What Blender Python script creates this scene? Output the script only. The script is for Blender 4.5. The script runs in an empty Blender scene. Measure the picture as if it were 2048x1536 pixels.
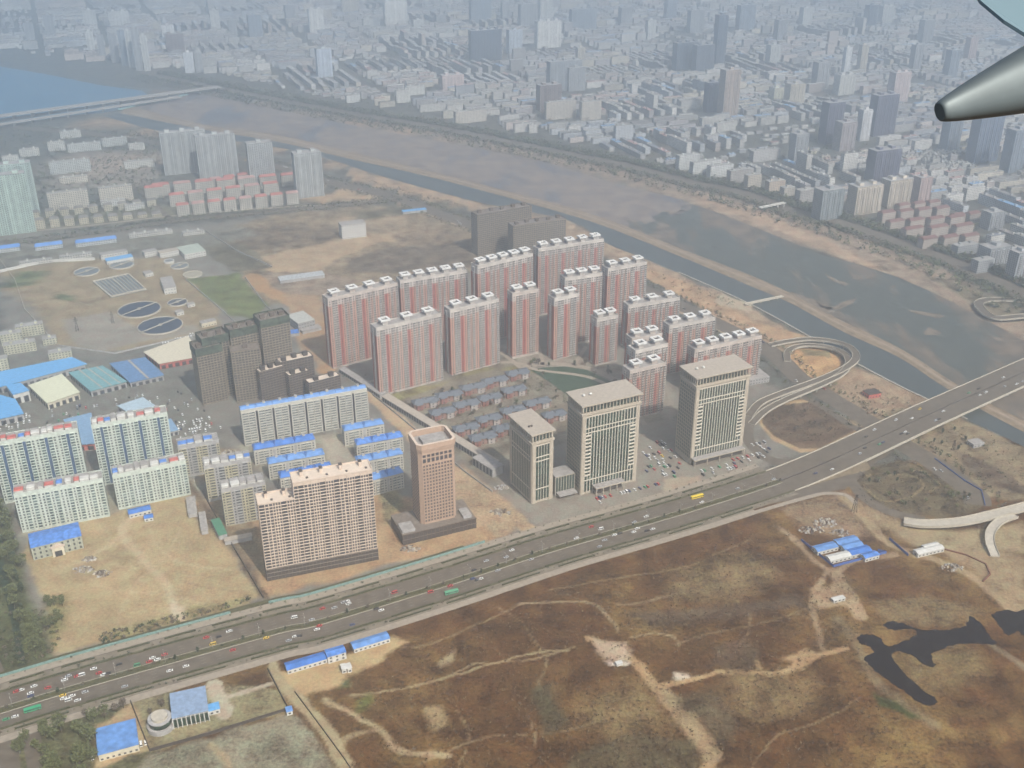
import bpy, math, random
import numpy as np
from mathutils import Vector, Matrix
R = random.Random(7)
S = bpy.context.scene
C = S.collection

# ------------------------------------------------------------------ camera, sky, sun, exposure
F = 2150.0; TH = math.radians(26.9); H = 560.0; CX, CY = 1024.0, 768.0
ct, st = math.cos(TH), math.sin(TH)
cd = bpy.data.cameras.new('camera'); cam = bpy.data.objects.new('camera', cd); C.objects.link(cam)
cam.location = (0, 0, H); cam.rotation_euler = (math.pi/2 - TH, 0, 0)
cd.sensor_width = 36.0; cd.lens = 36.0*F/2048.0; cd.clip_start = 0.5; cd.clip_end = 60000
S.camera = cam
SUN_EL = math.radians(48); SUNH = Vector((0.56, -0.83, 0)).normalized()
SUN_AZ = math.atan2(SUNH.x, SUNH.y)
W = bpy.data.worlds.new('World'); S.world = W; W.use_nodes = True
wn = W.node_tree.nodes; wl = W.node_tree.links
sky = wn.new('ShaderNodeTexSky'); sky.sky_type = 'NISHITA'; sky.sun_disc = False
sky.sun_elevation = SUN_EL; sky.sun_rotation = SUN_AZ; sky.air_density = 1.2; sky.dust_density = 3.0
wl.new(sky.outputs[0], wn['Background'].inputs[0]); wn['Background'].inputs[1].default_value = 0.115
sd = bpy.data.lights.new('sun', 'SUN'); sd.energy = 5.0; sd.angle = math.radians(0.6); sd.color = (1.0, 0.94, 0.85)
sun = bpy.data.objects.new('sun', sd); C.objects.link(sun)
sdir = Vector((SUNH.x*math.cos(SUN_EL), SUNH.y*math.cos(SUN_EL), math.sin(SUN_EL)))
sun.rotation_euler = (-sdir).to_track_quat('-Z', 'Y').to_euler(); sun.location = (200, -200, 900)
S.view_settings.view_transform = 'Standard'; S.view_settings.look = 'None'
S.view_settings.exposure = 0.3; S.view_settings.gamma = 1.0
S.cycles.max_bounces = 6; S.cycles.diffuse_bounces = 2; S.cycles.glossy_bounces = 2
S.cycles.volume_bounces = 4; S.cycles.use_denoising = True

# ------------------------------------------------------------------ where a point seen at (x, y) of the 2048 px picture stands
def P(x, y, z=0.0):
    u = (x-CX)/F; v = -(y-CY)/F
    t = (z-H)/(-st+v*ct)
    return Vector((u*t, (ct+v*st)*t, z))
def hgt(ytop, ybase):
    v = -(ybase-CY)/F; D = (ct+v*st)*(-H)/(-st+v*ct)
    v = -(ytop-CY)/F
    return H + (-st+v*ct)*D/(ct+v*st)
def cast(x, y, d):
    u = (x-CX)/F; v = -(y-CY)/F
    return Vector((u*d, (ct+v*st)*d, H+(-st+v*ct)*d))

# ------------------------------------------------------------------ materials
MATS = {}
def principled(name):
    m = bpy.data.materials.new(name); m.use_nodes = True
    return m, m.node_tree.nodes, m.node_tree.links, m.node_tree.nodes['Principled BSDF']
def mat(name, col, rough=0.85, var=0.18, scale=0.35, spec=0.3, metal=0.0, bump=0.0):
    if name in MATS: return MATS[name]
    m, n, l, b = principled(name)
    tc = n.new('ShaderNodeNewGeometry')
    no = n.new('ShaderNodeTexNoise'); no.inputs['Scale'].default_value = scale; no.inputs['Detail'].default_value = 4
    l.new(tc.outputs['Position'], no.inputs['Vector'])
    mr = n.new('ShaderNodeMapRange'); mr.inputs[1].default_value = 0.3; mr.inputs[2].default_value = 0.7
    mr.inputs[3].default_value = 1-var; mr.inputs[4].default_value = 1+var
    l.new(no.outputs['Fac'], mr.inputs[0])
    mx = n.new('ShaderNodeVectorMath'); mx.operation = 'SCALE'; mx.inputs[0].default_value = col
    l.new(mr.outputs[0], mx.inputs['Scale']); l.new(mx.outputs[0], b.inputs['Base Color'])
    b.inputs['Roughness'].default_value = rough; b.inputs['Specular IOR Level'].default_value = spec; b.inputs['Metallic'].default_value = metal
    if bump:
        bp = n.new('ShaderNodeBump'); bp.inputs['Strength'].default_value = bump; bp.inputs['Distance'].default_value = 1.0
        l.new(no.outputs['Fac'], bp.inputs['Height']); l.new(bp.outputs[0], b.inputs['Normal'])
    MATS[name] = m; return m
def glass(name, dark, light, cell=(3.2, 3.2, 3.0), rough=0.25, frac=0.3):
    """window glass: every pane a little different (curtains, open sashes)"""
    if name in MATS: return MATS[name]
    m, n, l, b = principled(name)
    g = n.new('ShaderNodeNewGeometry')
    d = n.new('ShaderNodeVectorMath'); d.operation = 'DIVIDE'; d.inputs[1].default_value = cell; l.new(g.outputs['Position'], d.inputs[0])
    f = n.new('ShaderNodeVectorMath'); f.operation = 'FLOOR'; l.new(d.outputs[0], f.inputs[0])
    w = n.new('ShaderNodeTexWhiteNoise'); l.new(f.outputs[0], w.inputs['Vector'])
    r = n.new('ShaderNodeValToRGB'); r.color_ramp.elements[0].color = (*dark, 1); r.color_ramp.elements[1].color = (*light, 1)
    r.color_ramp.elements[0].position = 1-frac-0.35
    l.new(w.outputs['Value'], r.inputs[0]); l.new(r.outputs[0], b.inputs['Base Color'])
    b.inputs['Roughness'].default_value = rough; b.inputs['Specular IOR Level'].default_value = 0.5
    MATS[name] = m; return m
white = mat('white_render', (0.52, 0.51, 0.47), var=0.12)
whitet = mat('bright_white_trim', (0.63, 0.62, 0.59), var=0.1)
WH = [mat('white_render_worn_%s' % k, c_, var=.2, scale=.12) for k, c_ in (('a', (.45, .39, .345)), ('b', (.49, .45, .41)), ('c', (.46, .42, .38)))]
PN = [mat('pink_panel_%s' % k, c_, var=.15) for k, c_ in (('a', (.43, .25, .19)), ('b', (.38, .21, .16)), ('c', (.45, .29, .23)))]
whiteg = mat('green_cast_white_render', (0.49, 0.535, 0.47), var=0.14)  # white walls; the cabin window's green cast is put into the colour
pink = mat('pink_panel', (0.44, 0.29, 0.23), var=0.12)
brick = mat('brick_red_panel', (0.33, 0.09, 0.07), var=0.2)
beige = mat('beige_stone', (0.56, 0.45, 0.36), var=0.1)
pinkst = mat('pink_stone', (0.42, 0.29, 0.21), var=0.1)
mullm = mat('pale_mullion', (0.56, 0.50, 0.41), var=.06)
office = mat('office_stone', (0.40, 0.345, 0.27), var=0.1)
concrete = mat('raw_concrete', (0.17, 0.14, 0.115), var=0.3)
brownc = mat('brown_concrete', (0.12, 0.09, 0.07), var=0.3)
greyroof = mat('grey_roof', (0.30, 0.28, 0.26), var=0.25)
tanroof = mat('tan_roof', (0.37, 0.32, 0.26), var=0.15)
blueroof = mat('blue_metal_roof', (0.075, 0.20, 0.52), rough=0.6, var=0.32, scale=0.3)
BLS = [blueroof]+[mat('blue_roof_%s' % k, c_, rough=.65, var=.25, scale=.2) for k, c_ in (('faded', (.11, .24, .50)), ('deep', (.05, .16, .46)))]
paleblue = mat('pale_blue_roof', (0.12, 0.34, 0.62), rough=0.5, var=0.15)
tealroof = mat('teal_roof', (0.14, 0.30, 0.32), rough=0.6, var=0.2)
slateblue = mat('slate_blue_tiles', (0.115, 0.13, 0.15), rough=0.6, var=0.25, scale=0.8)
redroof = mat('red_roof', (0.45, 0.12, 0.10), var=0.25)
yellowt = mat('yellow_stone', (0.42, 0.38, 0.26), var=0.15)
greyw = mat('grey_wall', (0.34, 0.33, 0.32), var=0.2)
dark = mat('dark_opening', (0.035, 0.035, 0.04), var=0.3)
darkw = mat('dark_cladding', (0.06, 0.048, 0.042), var=0.4, scale=0.6)
mesh_net = mat('scaffold_netting', (0.055, 0.07, 0.05), var=0.7, scale=0.25)
gl = glass('window_glass', (0.02, 0.025, 0.032), (0.15, 0.155, 0.16))
glg = glass('green_curtain_glass', (0.008, 0.022, 0.016), (0.03, 0.065, 0.045), rough=0.3)
glb = glass('blue_recess_glass', (0.03, 0.05, 0.09), (0.08, 0.12, 0.18))
asphalt = mat('asphalt', (0.118, 0.096, 0.072), var=0.2, scale=0.12)
pave = mat('pavement', (0.29, 0.245, 0.19), var=0.15, scale=0.3)
palec = mat('pale_concrete', (0.42, 0.38, 0.31), var=0.15, scale=0.3)
paint = mat('road_paint', (0.30, 0.29, 0.26), var=0.05)
hedgem = mat('hedge_leaves', (0.06, 0.062, 0.03), var=0.6, scale=1.2, bump=0.6)
lawn = mat('lawn', (0.032, 0.062, 0.034), var=0.3, scale=0.2)
tealf = mat('teal_sheet', (0.15, 0.25, 0.23), var=0.3, scale=0.5)
cream = mat('cream_wall', (0.55, 0.50, 0.38), var=0.12)
bark = mat('bark', (0.10, 0.08, 0.06))

def water(name, col, rough, patch=None, pcol=None, pscale=0.006, pthr=0.56, stretch=(1, 1, 1), rotz=0.0):
    m, n, l, b = principled(name)
    b.inputs['Base Color'].default_value = (*col, 1); b.inputs['Roughness'].default_value = rough
    g = n.new('ShaderNodeNewGeometry')
    no = n.new('ShaderNodeTexNoise'); no.inputs['Scale'].default_value = 0.08; no.inputs['Detail'].default_value = 6
    l.new(g.outputs['Position'], no.inputs['Vector'])
    bp = n.new('ShaderNodeBump'); bp.inputs['Strength'].default_value = 0.12; bp.inputs['Distance'].default_value = 2.0
    l.new(no.outputs['Fac'], bp.inputs['Height']); l.new(bp.outputs[0], b.inputs['Normal'])
    if patch:
        mp = n.new('ShaderNodeMapping'); mp.inputs['Rotation'].default_value = (0, 0, rotz); mp.inputs['Scale'].default_value = stretch
        l.new(g.outputs['Position'], mp.inputs['Vector'])
        n2 = n.new('ShaderNodeTexNoise'); n2.inputs['Scale'].default_value = pscale; n2.inputs['Detail'].default_value = 9; n2.inputs['Roughness'].default_value = 0.62
        l.new(mp.outputs[0], n2.inputs['Vector'])
        r = n.new('ShaderNodeValToRGB'); r.color_ramp.elements[0].position = pthr; r.color_ramp.elements[1].position = pthr+0.06
        l.new(n2.outputs['Fac'], r.inputs[0])
        n3 = n.new('ShaderNodeTexNoise'); n3.inputs['Scale'].default_value = 0.03; n3.inputs['Detail'].default_value = 8
        l.new(g.outputs['Position'], n3.inputs['Vector'])
        r3 = n.new('ShaderNodeValToRGB'); r3.color_ramp.elements[0].position = 0.4; r3.color_ramp.elements[1].position = 0.62
        r3.color_ramp.elements[0].color = (*pcol[0], 1); r3.color_ramp.elements[1].color = (*pcol[1], 1); l.new(n3.outputs['Fac'], r3.inputs[0])
        mx = n.new('ShaderNodeMix'); mx.data_type = 'RGBA'; l.new(r.outputs[0], mx.inputs[0])
        mx.inputs[6].default_value = (*col, 1); l.new(r3.outputs[0], mx.inputs[7]); l.new(mx.outputs[2], b.inputs['Base Color'])
        mr = n.new('ShaderNodeMapRange'); mr.inputs[3].default_value = rough; mr.inputs[4].default_value = 0.9
        l.new(r.outputs[0], mr.inputs[0]); l.new(mr.outputs[0], b.inputs['Roughness'])
    return m
riverA = math.radians(-52)
w_canal = water('canal_water', (0.05, 0.062, 0.06), 0.4)
w_river = water('river_water', (0.065, 0.072, 0.06), 0.5, True, ((0.09, 0.075, 0.06), (0.16, 0.12, 0.085)), 0.008, 0.50, (1, 0.28, 1), math.radians(38))
w_marsh = water('marsh_bed', (0.10, 0.10, 0.11), 0.5, True, ((0.14, 0.115, 0.105), (0.21, 0.165, 0.13)), 0.006, 0.42, (1, 0.4, 1), math.radians(38))
w_lake = water('lake_water', (0.04, 0.15, 0.26), 0.35)
w_pond = water('pond_water', (0.003, 0.004, 0.008), 0.3); w_pond.node_tree.nodes['Principled BSDF'].inputs['Specular IOR Level'].default_value = 0.12 
w_tank = water('tank_water', (0.02, 0.03, 0.055), 0.3)
w_tank2 = water('settling_water', (0.12, 0.14, 0.15), 0.3)

# ------------------------------------------------------------------ mesh and tagging helpers
class MB:
    def __init__(s): s.v = []; s.f = []; s.m = []; s.uv = []; s.ms = []
    def mi(s, m):
        if m not in s.ms: s.ms.append(m)
        return s.ms.index(m)
    def quad(s, a, b, c, d, m):
        i = len(s.v); s.v += [a, b, c, d]; s.f.append((i, i+1, i+2, i+3)); s.m.append(s.mi(m))
    def poly(s, pts, m):
        i = len(s.v); s.v += pts; s.f.append(tuple(range(i, i+len(pts)))); s.m.append(s.mi(m))
    def box(s, x0, x1, y0, y1, z0, z1, m, top=None, T=None):
        p = [(x0, y0, z0), (x1, y0, z0), (x1, y1, z0), (x0, y1, z0), (x0, y0, z1), (x1, y0, z1), (x1, y1, z1), (x0, y1, z1)]
        if T: p = [tuple(T(*q)) for q in p]
        i = len(s.v); s.v += p; k = s.mi(m); kt = s.mi(top) if top else k
        s.f += [(i+3, i+2, i+1, i), (i+4, i+5, i+6, i+7), (i, i+1, i+5, i+4), (i+1, i+2, i+6, i+5), (i+2, i+3, i+7, i+6), (i+3, i, i+4, i+7)]
        s.m += [k, kt, k, k, k, k]
    def prism(s, pts, z0, z1, m, top=None):
        n = len(pts); i = len(s.v)
        s.v += [(p[0], p[1], z0) for p in pts] + [(p[0], p[1], z1) for p in pts]
        s.f.append(tuple(range(i+n-1, i-1, -1))); s.m.append(s.mi(m))
        s.f.append(tuple(range(i+n, i+2*n))); s.m.append(s.mi(top or m))
        for k in range(n): s.f.append((i+k, i+(k+1) % n, i+n+(k+1) % n, i+n+k)); s.m.append(s.mi(m))
    def frustum(s, x0, x1, y0, y1, z0, z1, ix, iy, m):
        i = len(s.v)
        s.v += [(x0, y0, z0), (x1, y0, z0), (x1, y1, z0), (x0, y1, z0), (x0+ix, y0+iy, z1), (x1-ix, y0+iy, z1), (x1-ix, y1-iy, z1), (x0+ix, y1-iy, z1)]
        s.f += [(i+3, i+2, i+1, i), (i+4, i+5, i+6, i+7), (i, i+1, i+5, i+4), (i+1, i+2, i+6, i+5), (i+2, i+3, i+7, i+6), (i+3, i, i+4, i+7)]
        s.m += [s.mi(m)]*6
    def mesh(s, name):
        me = bpy.data.meshes.new(name); me.from_pydata([tuple(v) for v in s.v], [], s.f)
        for m in s.ms: me.materials.append(m)
        me.polygons.foreach_set('material_index', s.m); me.update(); return me
    def build(s, name, parent=None, loc=None):
        o = bpy.data.objects.new(name, s.mesh(name)); C.objects.link(o)
        if parent is not None: o.parent = parent
        if loc is not None: o.location = loc
        return o
def tag(o, label=None, cat=None, group=None, kind=None):
    if label: o['label'] = label
    if cat: o['category'] = cat
    if group: o['group'] = group
    if kind: o['kind'] = kind
    return o
def empty(name, loc, rz=0.0, label=None, cat=None, group=None):
    o = bpy.data.objects.new(name, None); C.objects.link(o); o.location = loc; o.rotation_euler = (0, 0, rz)
    o.empty_display_size = 2.0
    return tag(o, label, cat, group)
def smooth(pts, n=6):
    pts = [Vector(p) for p in pts]; out = []
    q = [2*pts[0]-pts[1]] + pts + [2*pts[-1]-pts[-2]]
    for i in range(1, len(q)-2):
        a, b, c, d = q[i-1:i+3]
        for k in range(n):
            t = k/n
            out.append(0.5*((2*b)+(c-a)*t+(2*a-5*b+4*c-d)*t*t+(3*b-a-3*c+d)*t**3))
    out.append(pts[-1]); return out
def offs(line, o):
    r = []
    for i, p in enumerate(line):
        a = line[max(i-1, 0)]; b = line[min(i+1, len(line)-1)]
        d = Vector((b.x-a.x, b.y-a.y, 0)).normalized()
        r.append(p+Vector((-d.y, d.x, 0))*o)
    return r
def strip_mb(mb, line, o0, o1, z, m, thick=0.0, side=None):
    A = offs(line, o0); B = offs(line, o1)
    for i in range(len(line)-1):
        za, zb = line[i].z+z, line[i+1].z+z
        a, b, c, d = (A[i].x, A[i].y, za), (A[i+1].x, A[i+1].y, zb), (B[i+1].x, B[i+1].y, zb), (B[i].x, B[i].y, za)
        mb.quad(a, b, c, d, m)
        if thick:
            lo = lambda p: (p[0], p[1], p[2]-thick)
            mb.quad(lo(a), lo(b), b, a, side or m); mb.quad(d, c, lo(c), lo(d), side or m); mb.quad(lo(d), lo(c), lo(b), lo(a), side or m)
    if thick:
        for i in (0, -1):
            za = line[i].z+z; mb.quad((A[i].x, A[i].y, za), (B[i].x, B[i].y, za), (B[i].x, B[i].y, za-thick), (A[i].x, A[i].y, za-thick), side or m)
def along(line, step, start=0.0, end=None):
    """points and headings every `step` metres of a polyline"""
    out = []; s = 0.0; nxt = start
    for i in range(len(line)-1):
        a, b = line[i], line[i+1]; L = (b-a).length
        while nxt <= s+L:
            if end is not None and nxt > end: return out
            t = (nxt-s)/L if L else 0; d = (b-a).normalized()
            out.append((a.lerp(b, t), math.atan2(d.y, d.x))); nxt += step
        s += L
    return out

# ------------------------------------------------------------------ ground: one sheet, soil colours laid down field by field
def axis(lo, hi, step, far_lo, far_hi, g=1.16):
    a = list(np.arange(lo, hi, step)); s = step; x = a[0]; L = []
    while x > far_lo: s *= g; x -= s; L.append(x)
    s = step; x = a[-1]; U = []
    while x < far_hi: s *= g; x += s; U.append(x)
    return np.array(L[::-1]+a+U)
gx = axis(-560, 620, 2.0, -14000, 14000); gy = axis(500, 1500, 2.0, -2500, 26000, 1.10)
XX, YY = np.meshgrid(gx, gy); NX, NY = len(gx), len(gy)
rs = np.random.RandomState(3); LAT = rs.rand(256, 256)
def vnoise(x, y, sc):
    x = x/sc; y = y/sc; xi = np.floor(x).astype(int); yi = np.floor(y).astype(int); fx = x-xi; fy = y-yi
    fx = fx*fx*(3-2*fx); fy = fy*fy*(3-2*fy); g = lambda a, b: LAT[a % 256, b % 256]
    return (g(xi, yi)*(1-fx)+g(xi+1, yi)*fx)*(1-fy)+(g(xi, yi+1)*(1-fx)+g(xi+1, yi+1)*fx)*fy
def fbm(x, y, sc): return (vnoise(x, y, sc)+0.5*vnoise(x+71, y+13, sc/2)+0.25*vnoise(x+31, y+93, sc/4)+0.125*vnoise(x, y, sc/8))/1.875
WXX = XX+(fbm(XX, YY, 22)-0.5)*14; WYY = YY+(fbm(XX+500, YY+300, 22)-0.5)*14
COL = np.zeros((NY, NX, 4)); 
def near(poly, m, X, Y):
    xs = [p[0] for p in poly]; ys = [p[1] for p in poly]
    j0, j1 = np.searchsorted(gx, [min(xs)-m-10, max(xs)+m+10]); i0, i1 = np.searchsorted(gy, [min(ys)-m-10, max(ys)+m+10])
    return slice(i0, i1), slice(j0, j1)
def segdist(X, Y, a, b):
    dx, dy = b[0]-a[0], b[1]-a[1]; L = dx*dx+dy*dy+1e-9
    t = np.clip(((X-a[0])*dx+(Y-a[1])*dy)/L, 0, 1); return np.hypot(X-a[0]-t*dx, Y-a[1]-t*dy)
def lay(sl, k, col):
    k = k[..., None]; c = np.array(col)
    COL[sl] = COL[sl]*(1-k)+c*k
def field(px, col, soft=4.0, warp=True, k=1.0, z=0):
    w = [P(*p) for p in px]; sl = near(w, soft, None, None); X = (WXX if warp else XX)[sl]; Y = (WYY if warp else YY)[sl]
    if X.size == 0: return
    ins = np.zeros(X.shape, bool); d = np.full(X.shape, 1e9); n = len(w)
    for i in range(n):
        a, b = w[i], w[(i+1) % n]; d = np.minimum(d, segdist(X, Y, a, b))
        c = ((a.y > Y) != (b.y > Y)) & (X < (b.x-a.x)*(Y-a.y)/((b.y-a.y) or 1e-9)+a.x); ins ^= c
    sd_ = np.where(ins, d, -d); lay(sl, np.clip(sd_/soft+0.5, 0, 1)*k, col)
def track(px, width, col, soft=2.5, warp=True, k=1.0):
    w = smooth([P(*p) for p in px], 4); sl = near(w, width+soft, None, None); X = (WXX*0.5+XX*0.5 if warp else XX)[sl]; Y = (WYY*0.5+YY*0.5 if warp else YY)[sl]
    if X.size == 0: return
    d = np.full(X.shape, 1e9)
    for i in range(len(w)-1): d = np.minimum(d, segdist(X, Y, w[i], w[i+1]))
    width = width*.9+(fbm(X+77, Y, 12)-.5)*width*.7; soft = soft*.55
    lay(sl, np.clip((width/2-d)/soft+0.5, 0, 1)*k, col)
SCRUB = (0.12, 0.060, 0.022, 1.0); SCRUBD = (0.076, 0.034, 0.012, 1.0); DRY = (0.165, 0.10, 0.038, 0.9)
TAN = (0.32, 0.24, 0.14, 0.35); ORANGE = (0.33, 0.195, 0.10, 0.3); PALE = (0.38, 0.31, 0.23, 0.2); GREY = (0.17, 0.155, 0.14, 0.3)
CITY = (0.095, 0.093, 0.085, 0.9); GREEN = (0.085, 0.095, 0.045, 0.9); OLIVE = (0.12, 0.12, 0.055, 0.6); DGREEN = (0.04, 0.06, 0.025, 1.0)
COL[:] = CITY
n1_ = fbm(XX, YY, 90); n2_ = fbm(XX+900, YY, 38)
def mixc(a, b, k): return np.array(a)*(1-k[..., None])+np.array(b)*k[..., None]
south = np.ones_like(XX)
# everything south of the boulevard is scrub
base_scrub = mixc(SCRUBD, DRY, np.clip((n1_-0.38)*3.2, 0, 1)*np.clip((n2_-0.3)*3, 0, 1)*0.9+0.05)
ma, mb_ = P(0, 1400), P(1560, 990)
line_s = (XX-ma.x)*(mb_.y-ma.y)-(YY-ma.y)*(mb_.x-ma.x)
ks = np.clip(line_s/4000+0.5, 0, 1)[..., None]
COL = COL*(1-ks)+base_scrub*ks
Z = np.zeros_like(XX)
# north side, estate by estate
field([(0,470),(400,450),(700,415),(960,440),(1100,520),(1700,860),(1540,930),(1100,1060),(500,1215),(0,1350)], GREY, 10)
field([(400,470),(560,428),(700,415),(800,408),(960,445),(960,540),(640,600),(530,610),(480,545)], (0.20,0.15,0.10,0.9), 10)
field([(440,470),(560,448),(680,455),(660,486),(530,500),(480,492)], (0.13,0.095,0.065,1), 8)
field([(500,520),(560,505),(650,485),(740,470),(830,452),(880,462),(870,475),(760,485),(680,515),(640,545),(550,545)], (0.33,0.235,0.15,0.4), 10)
field([(690,522),(770,497),(860,490),(945,480),(950,535),(820,545),(700,545)], (0.12,0.09,0.065,1), 9)
field([(780,465),(850,455),(930,470),(900,490),(800,490)], (0.16,0.115,0.08,1), 9, k=0.7)
field([(660,440),(760,422),(840,440),(760,452),(680,458)], (0.33,0.24,0.16,0.4), 6, k=0.7)
field([(700,425),(860,405),(960,410),(900,418),(720,440)], (0.10,0.085,0.055,1), 5)
field([(420,480),(500,490),(545,535),(470,545),(400,500)], (0.10,0.085,0.06,1), 8)
field([(20,520),(330,515),(390,560),(440,625),(440,660),(230,705),(120,690),(60,610),(0,570)], (0.235,0.18,0.115,0.5), 6)
field([(125,640),(220,625),(300,665),(390,650),(400,665),(200,700),(150,690)], (0.235,0.205,0.175,0.3), 5)
field([(376,560),(475,545),(535,612),(505,640),(455,628)], (0.11,0.125,0.045,0.7), 3)
field([(30,545),(90,540),(60,570),(20,575)], (0.08,0.10,0.04,1), 5); field([(110,585),(150,590),(150,605),(120,600)], (0.08,0.10,0.04,1), 4)
track([(505,552),(530,575),(575,600),(640,640),(650,690),(655,740)], 26, ORANGE, 8)
field([(570,590),(640,585),(650,735),(600,700)], (0.32,0.21,0.13,0.4), 6)
field([(520,545),(640,545),(730,560),(650,590),(600,590),(540,575)], (0.22,0.165,0.125,0.8), 6)
field([(0,700),(230,700),(390,690),(400,810),(470,890),(420,960),(340,900),(0,880)], (0.15,0.14,0.125,0.4), 6)
field([(650,735),(735,770),(760,800),(1000,720),(1090,690),(1250,735),(1330,840),(1280,880),(1010,980),(760,800)], (0.17,0.145,0.115,0.8), 6)
field([(770,790),(1050,725),(1080,745),(960,735),(830,790),(800,805)], (0.17,0.15,0.07,0.9), 3)
field([(1000,690),(1340,760),(1350,850),(1240,775),(1050,735)], (0.25,0.22,0.19,0.4), 5, k=0.8)
field([(350,880),(480,900),(480,960),(400,960)], (0.24,0.18,0.12,0.6), 6)
field([(480,890),(735,860),(800,880),(810,960),(560,970),(500,930)], (0.24,0.215,0.17,0.4), 4)
field([(640,880),(690,870),(720,940),(660,925)], (0.30,0.26,0.21,0.3), 3)
field([(48,1110),(60,1060),(230,1025),(375,985),(400,1010),(525,1195),(440,1228),(350,1250),(190,1290),(110,1305),(100,1220)], TAN, 5)
field([(120,1000),(390,955),(400,985),(60,1065),(40,1070)], (0.26,0.235,0.19,0.3), 3)
field([(90,1200),(130,1190),(140,1250),(110,1290),(80,1260)], (0.16,0.14,0.06,0.9), 10, k=0.8)
field([(200,1285),(350,1248),(500,1205),(500,1190),(350,1225),(220,1262)], (0.20,0.17,0.08,0.9), 6, k=0.7)
track([(265,1030),(245,1060),(275,1110),(330,1170),(350,1240)], 7, (0.42,0.33,0.22,0.2), 6, k=0.7)
track([(160,1130),(240,1075),(262,1040)], 5, (0.42,0.33,0.22,0.2), 4, k=0.5)
field([(340,1200),(365,1215),(362,1245),(340,1245)], (0.46,0.38,0.28,0.1), 3)
track([(360,1160),(420,1175),(490,1185)], 1.5, (0.22,0.16,0.10,0.3), 1.5)
field([(370,1000),(500,1070),(525,1195),(700,1150),(960,1085),(1030,1062),(960,1000),(760,990),(520,1000)], (0.32,0.21,0.125,0.5), 6)
field([(370,1010),(440,1000),(510,1060),(525,1150),(480,1120)], (0.18,0.13,0.085,0.9), 6)
track([(375,965),(454,1073),(530,1195)], 7, (0.12,0.085,0.06,1), 3)
track([(722,775),(770,815),(830,875),(930,960),(1020,1030),(1065,1065)], 17, (0.38,0.27,0.175,0.3), 6)
field([(930,930),(1010,1000),(1060,1050),(1000,1070),(940,1040),(900,980)], (0.33,0.235,0.155,0.6), 6)
field([(750,980),(800,970),(810,1010),(770,1050)], (0.20,0.17,0.10,0.9), 6)
field([(985,925),(1000,985),(1080,1055),(1330,1005),(1530,920),(1530,890),(1480,860),(1330,840),(1270,850)], (0.215,0.19,0.165,0.25), 3, warp=False)
field([(1330,960),(1400,950),(1410,985),(1330,1000)], (0.33,0.26,0.20,0.2), 3)
# left margin trees and road
field([(-200,900),(10,1000),(60,1200),(110,1310),(70,1340),(-200,1420)], (0.075,0.08,0.04,1), 8)
field([(-100,1440),(330,1400),(300,1536),(-200,1700)], (0.09,0.085,0.045,1), 10)
# river banks
BANK = (0.27,0.19,0.13,0.7)
field([(150,250),(325,268),(540,300),(700,345),(900,400),(1060,455),(1290,545),(1420,615),(1534,690),(1600,745),(1720,830),(1760,850),(1870,800),(1720,740),(1490,610),(1290,518),(1130,440),(950,402),(760,352),(640,310),(320,250),(200,232)], BANK, 6)
field([(1290,535),(1400,575),(1500,640),(1620,675),(1540,690),(1480,660),(1350,590),(1290,555)], (0.36,0.23,0.14,0.5), 5)
field([(700,340),(860,380),(940,402),(960,420),(820,390),(690,355)], (0.34,0.23,0.15,0.6), 5)
field([(1440,585),(1510,610),(1500,625),(1430,605)], PALE, 4)
track([(650,372),(800,405),(900,440),(960,460),(1210,560),(1400,640),(1520,705)], 10, (0.30,0.22,0.16,0.5), 4)
field([(410,185),(680,225),(885,262),(1124,307),(1380,372),(1587,430),(1826,505),(2060,630),(2060,690),(1901,603),(1768,545),(1567,478),(1380,407),(1090,325),(885,284),(640,240)], (0.25,0.185,0.14,0.8), 10)
field([(640,232),(760,245),(930,290),(860,275),(700,250)], (0.36,0.25,0.18,0.5), 12)
field([(1380,385),(1520,425),(1640,470),(1800,560),(1768,548),(1600,480),(1400,405)], (0.34,0.235,0.165,0.6), 12)
field([(1850,550),(1950,575),(2048,620),(2048,650),(1950,610)], (0.16,0.13,0.09,1), 8)
# interchange greens
field([(1582,700),(1640,690),(1685,705),(1680,735),(1645,760),(1600,745),(1578,722)], (0.40,0.24,0.12,0.6), 3)
field([(1600,700),(1660,700),(1660,715),(1610,712)], (0.20,0.15,0.08,0.9), 3)
field([(1516,822),(1540,805),(1620,797),(1715,850),(1720,862),(1645,903),(1600,905),(1545,880),(1520,850)], (0.36,0.25,0.15,0.3), 2, warp=False)
field([(1522,828),(1545,812),(1620,804),(1706,852),(1708,862),(1640,896),(1600,898),(1550,873),(1525,848)], (0.105,0.068,0.045,1), 2, warp=False)
field([(1700,950),(1790,915),(1840,930),(1960,1000),(1960,1025),(1890,1035),(1800,1032),(1730,1005)], (0.10,0.075,0.045,1), 3)
track([(1722,955),(1760,950),(1830,955),(1845,975),(1790,1002),(1760,1000),(1740,985),(1728,965)], 1.6, (0.24,0.18,0.10,0.5), 1.5)
track([(1820,945),(1840,940),(1865,955),(1880,970),(1850,985)], 1.6, (0.24,0.18,0.10,0.5), 1.5)
field([(1700,840),(1870,805),(1930,840),(2100,920),(2100,1010),(1960,990),(1880,930),(1790,890)], (0.20,0.15,0.095,0.8), 6)
field([(1900,900),(1990,930),(2060,980),(2060,1000),(1960,960)], (0.10,0.07,0.05,1), 6)
field([(1560,1000),(1690,985),(1800,1050),(1700,1080),(1600,1060)], (0.20,0.135,0.085,0.9), 10)
field([(1690,1000),(1760,1020),(1850,1060),(2060,1120),(2060,1250),(1900,1110),(1800,1080)], (0.25,0.18,0.11,0.6), 10)
field([(1800,1065),(2050,1050),(2060,1110),(1850,1100)], (0.27,0.21,0.13,0.5), 8)
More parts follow.
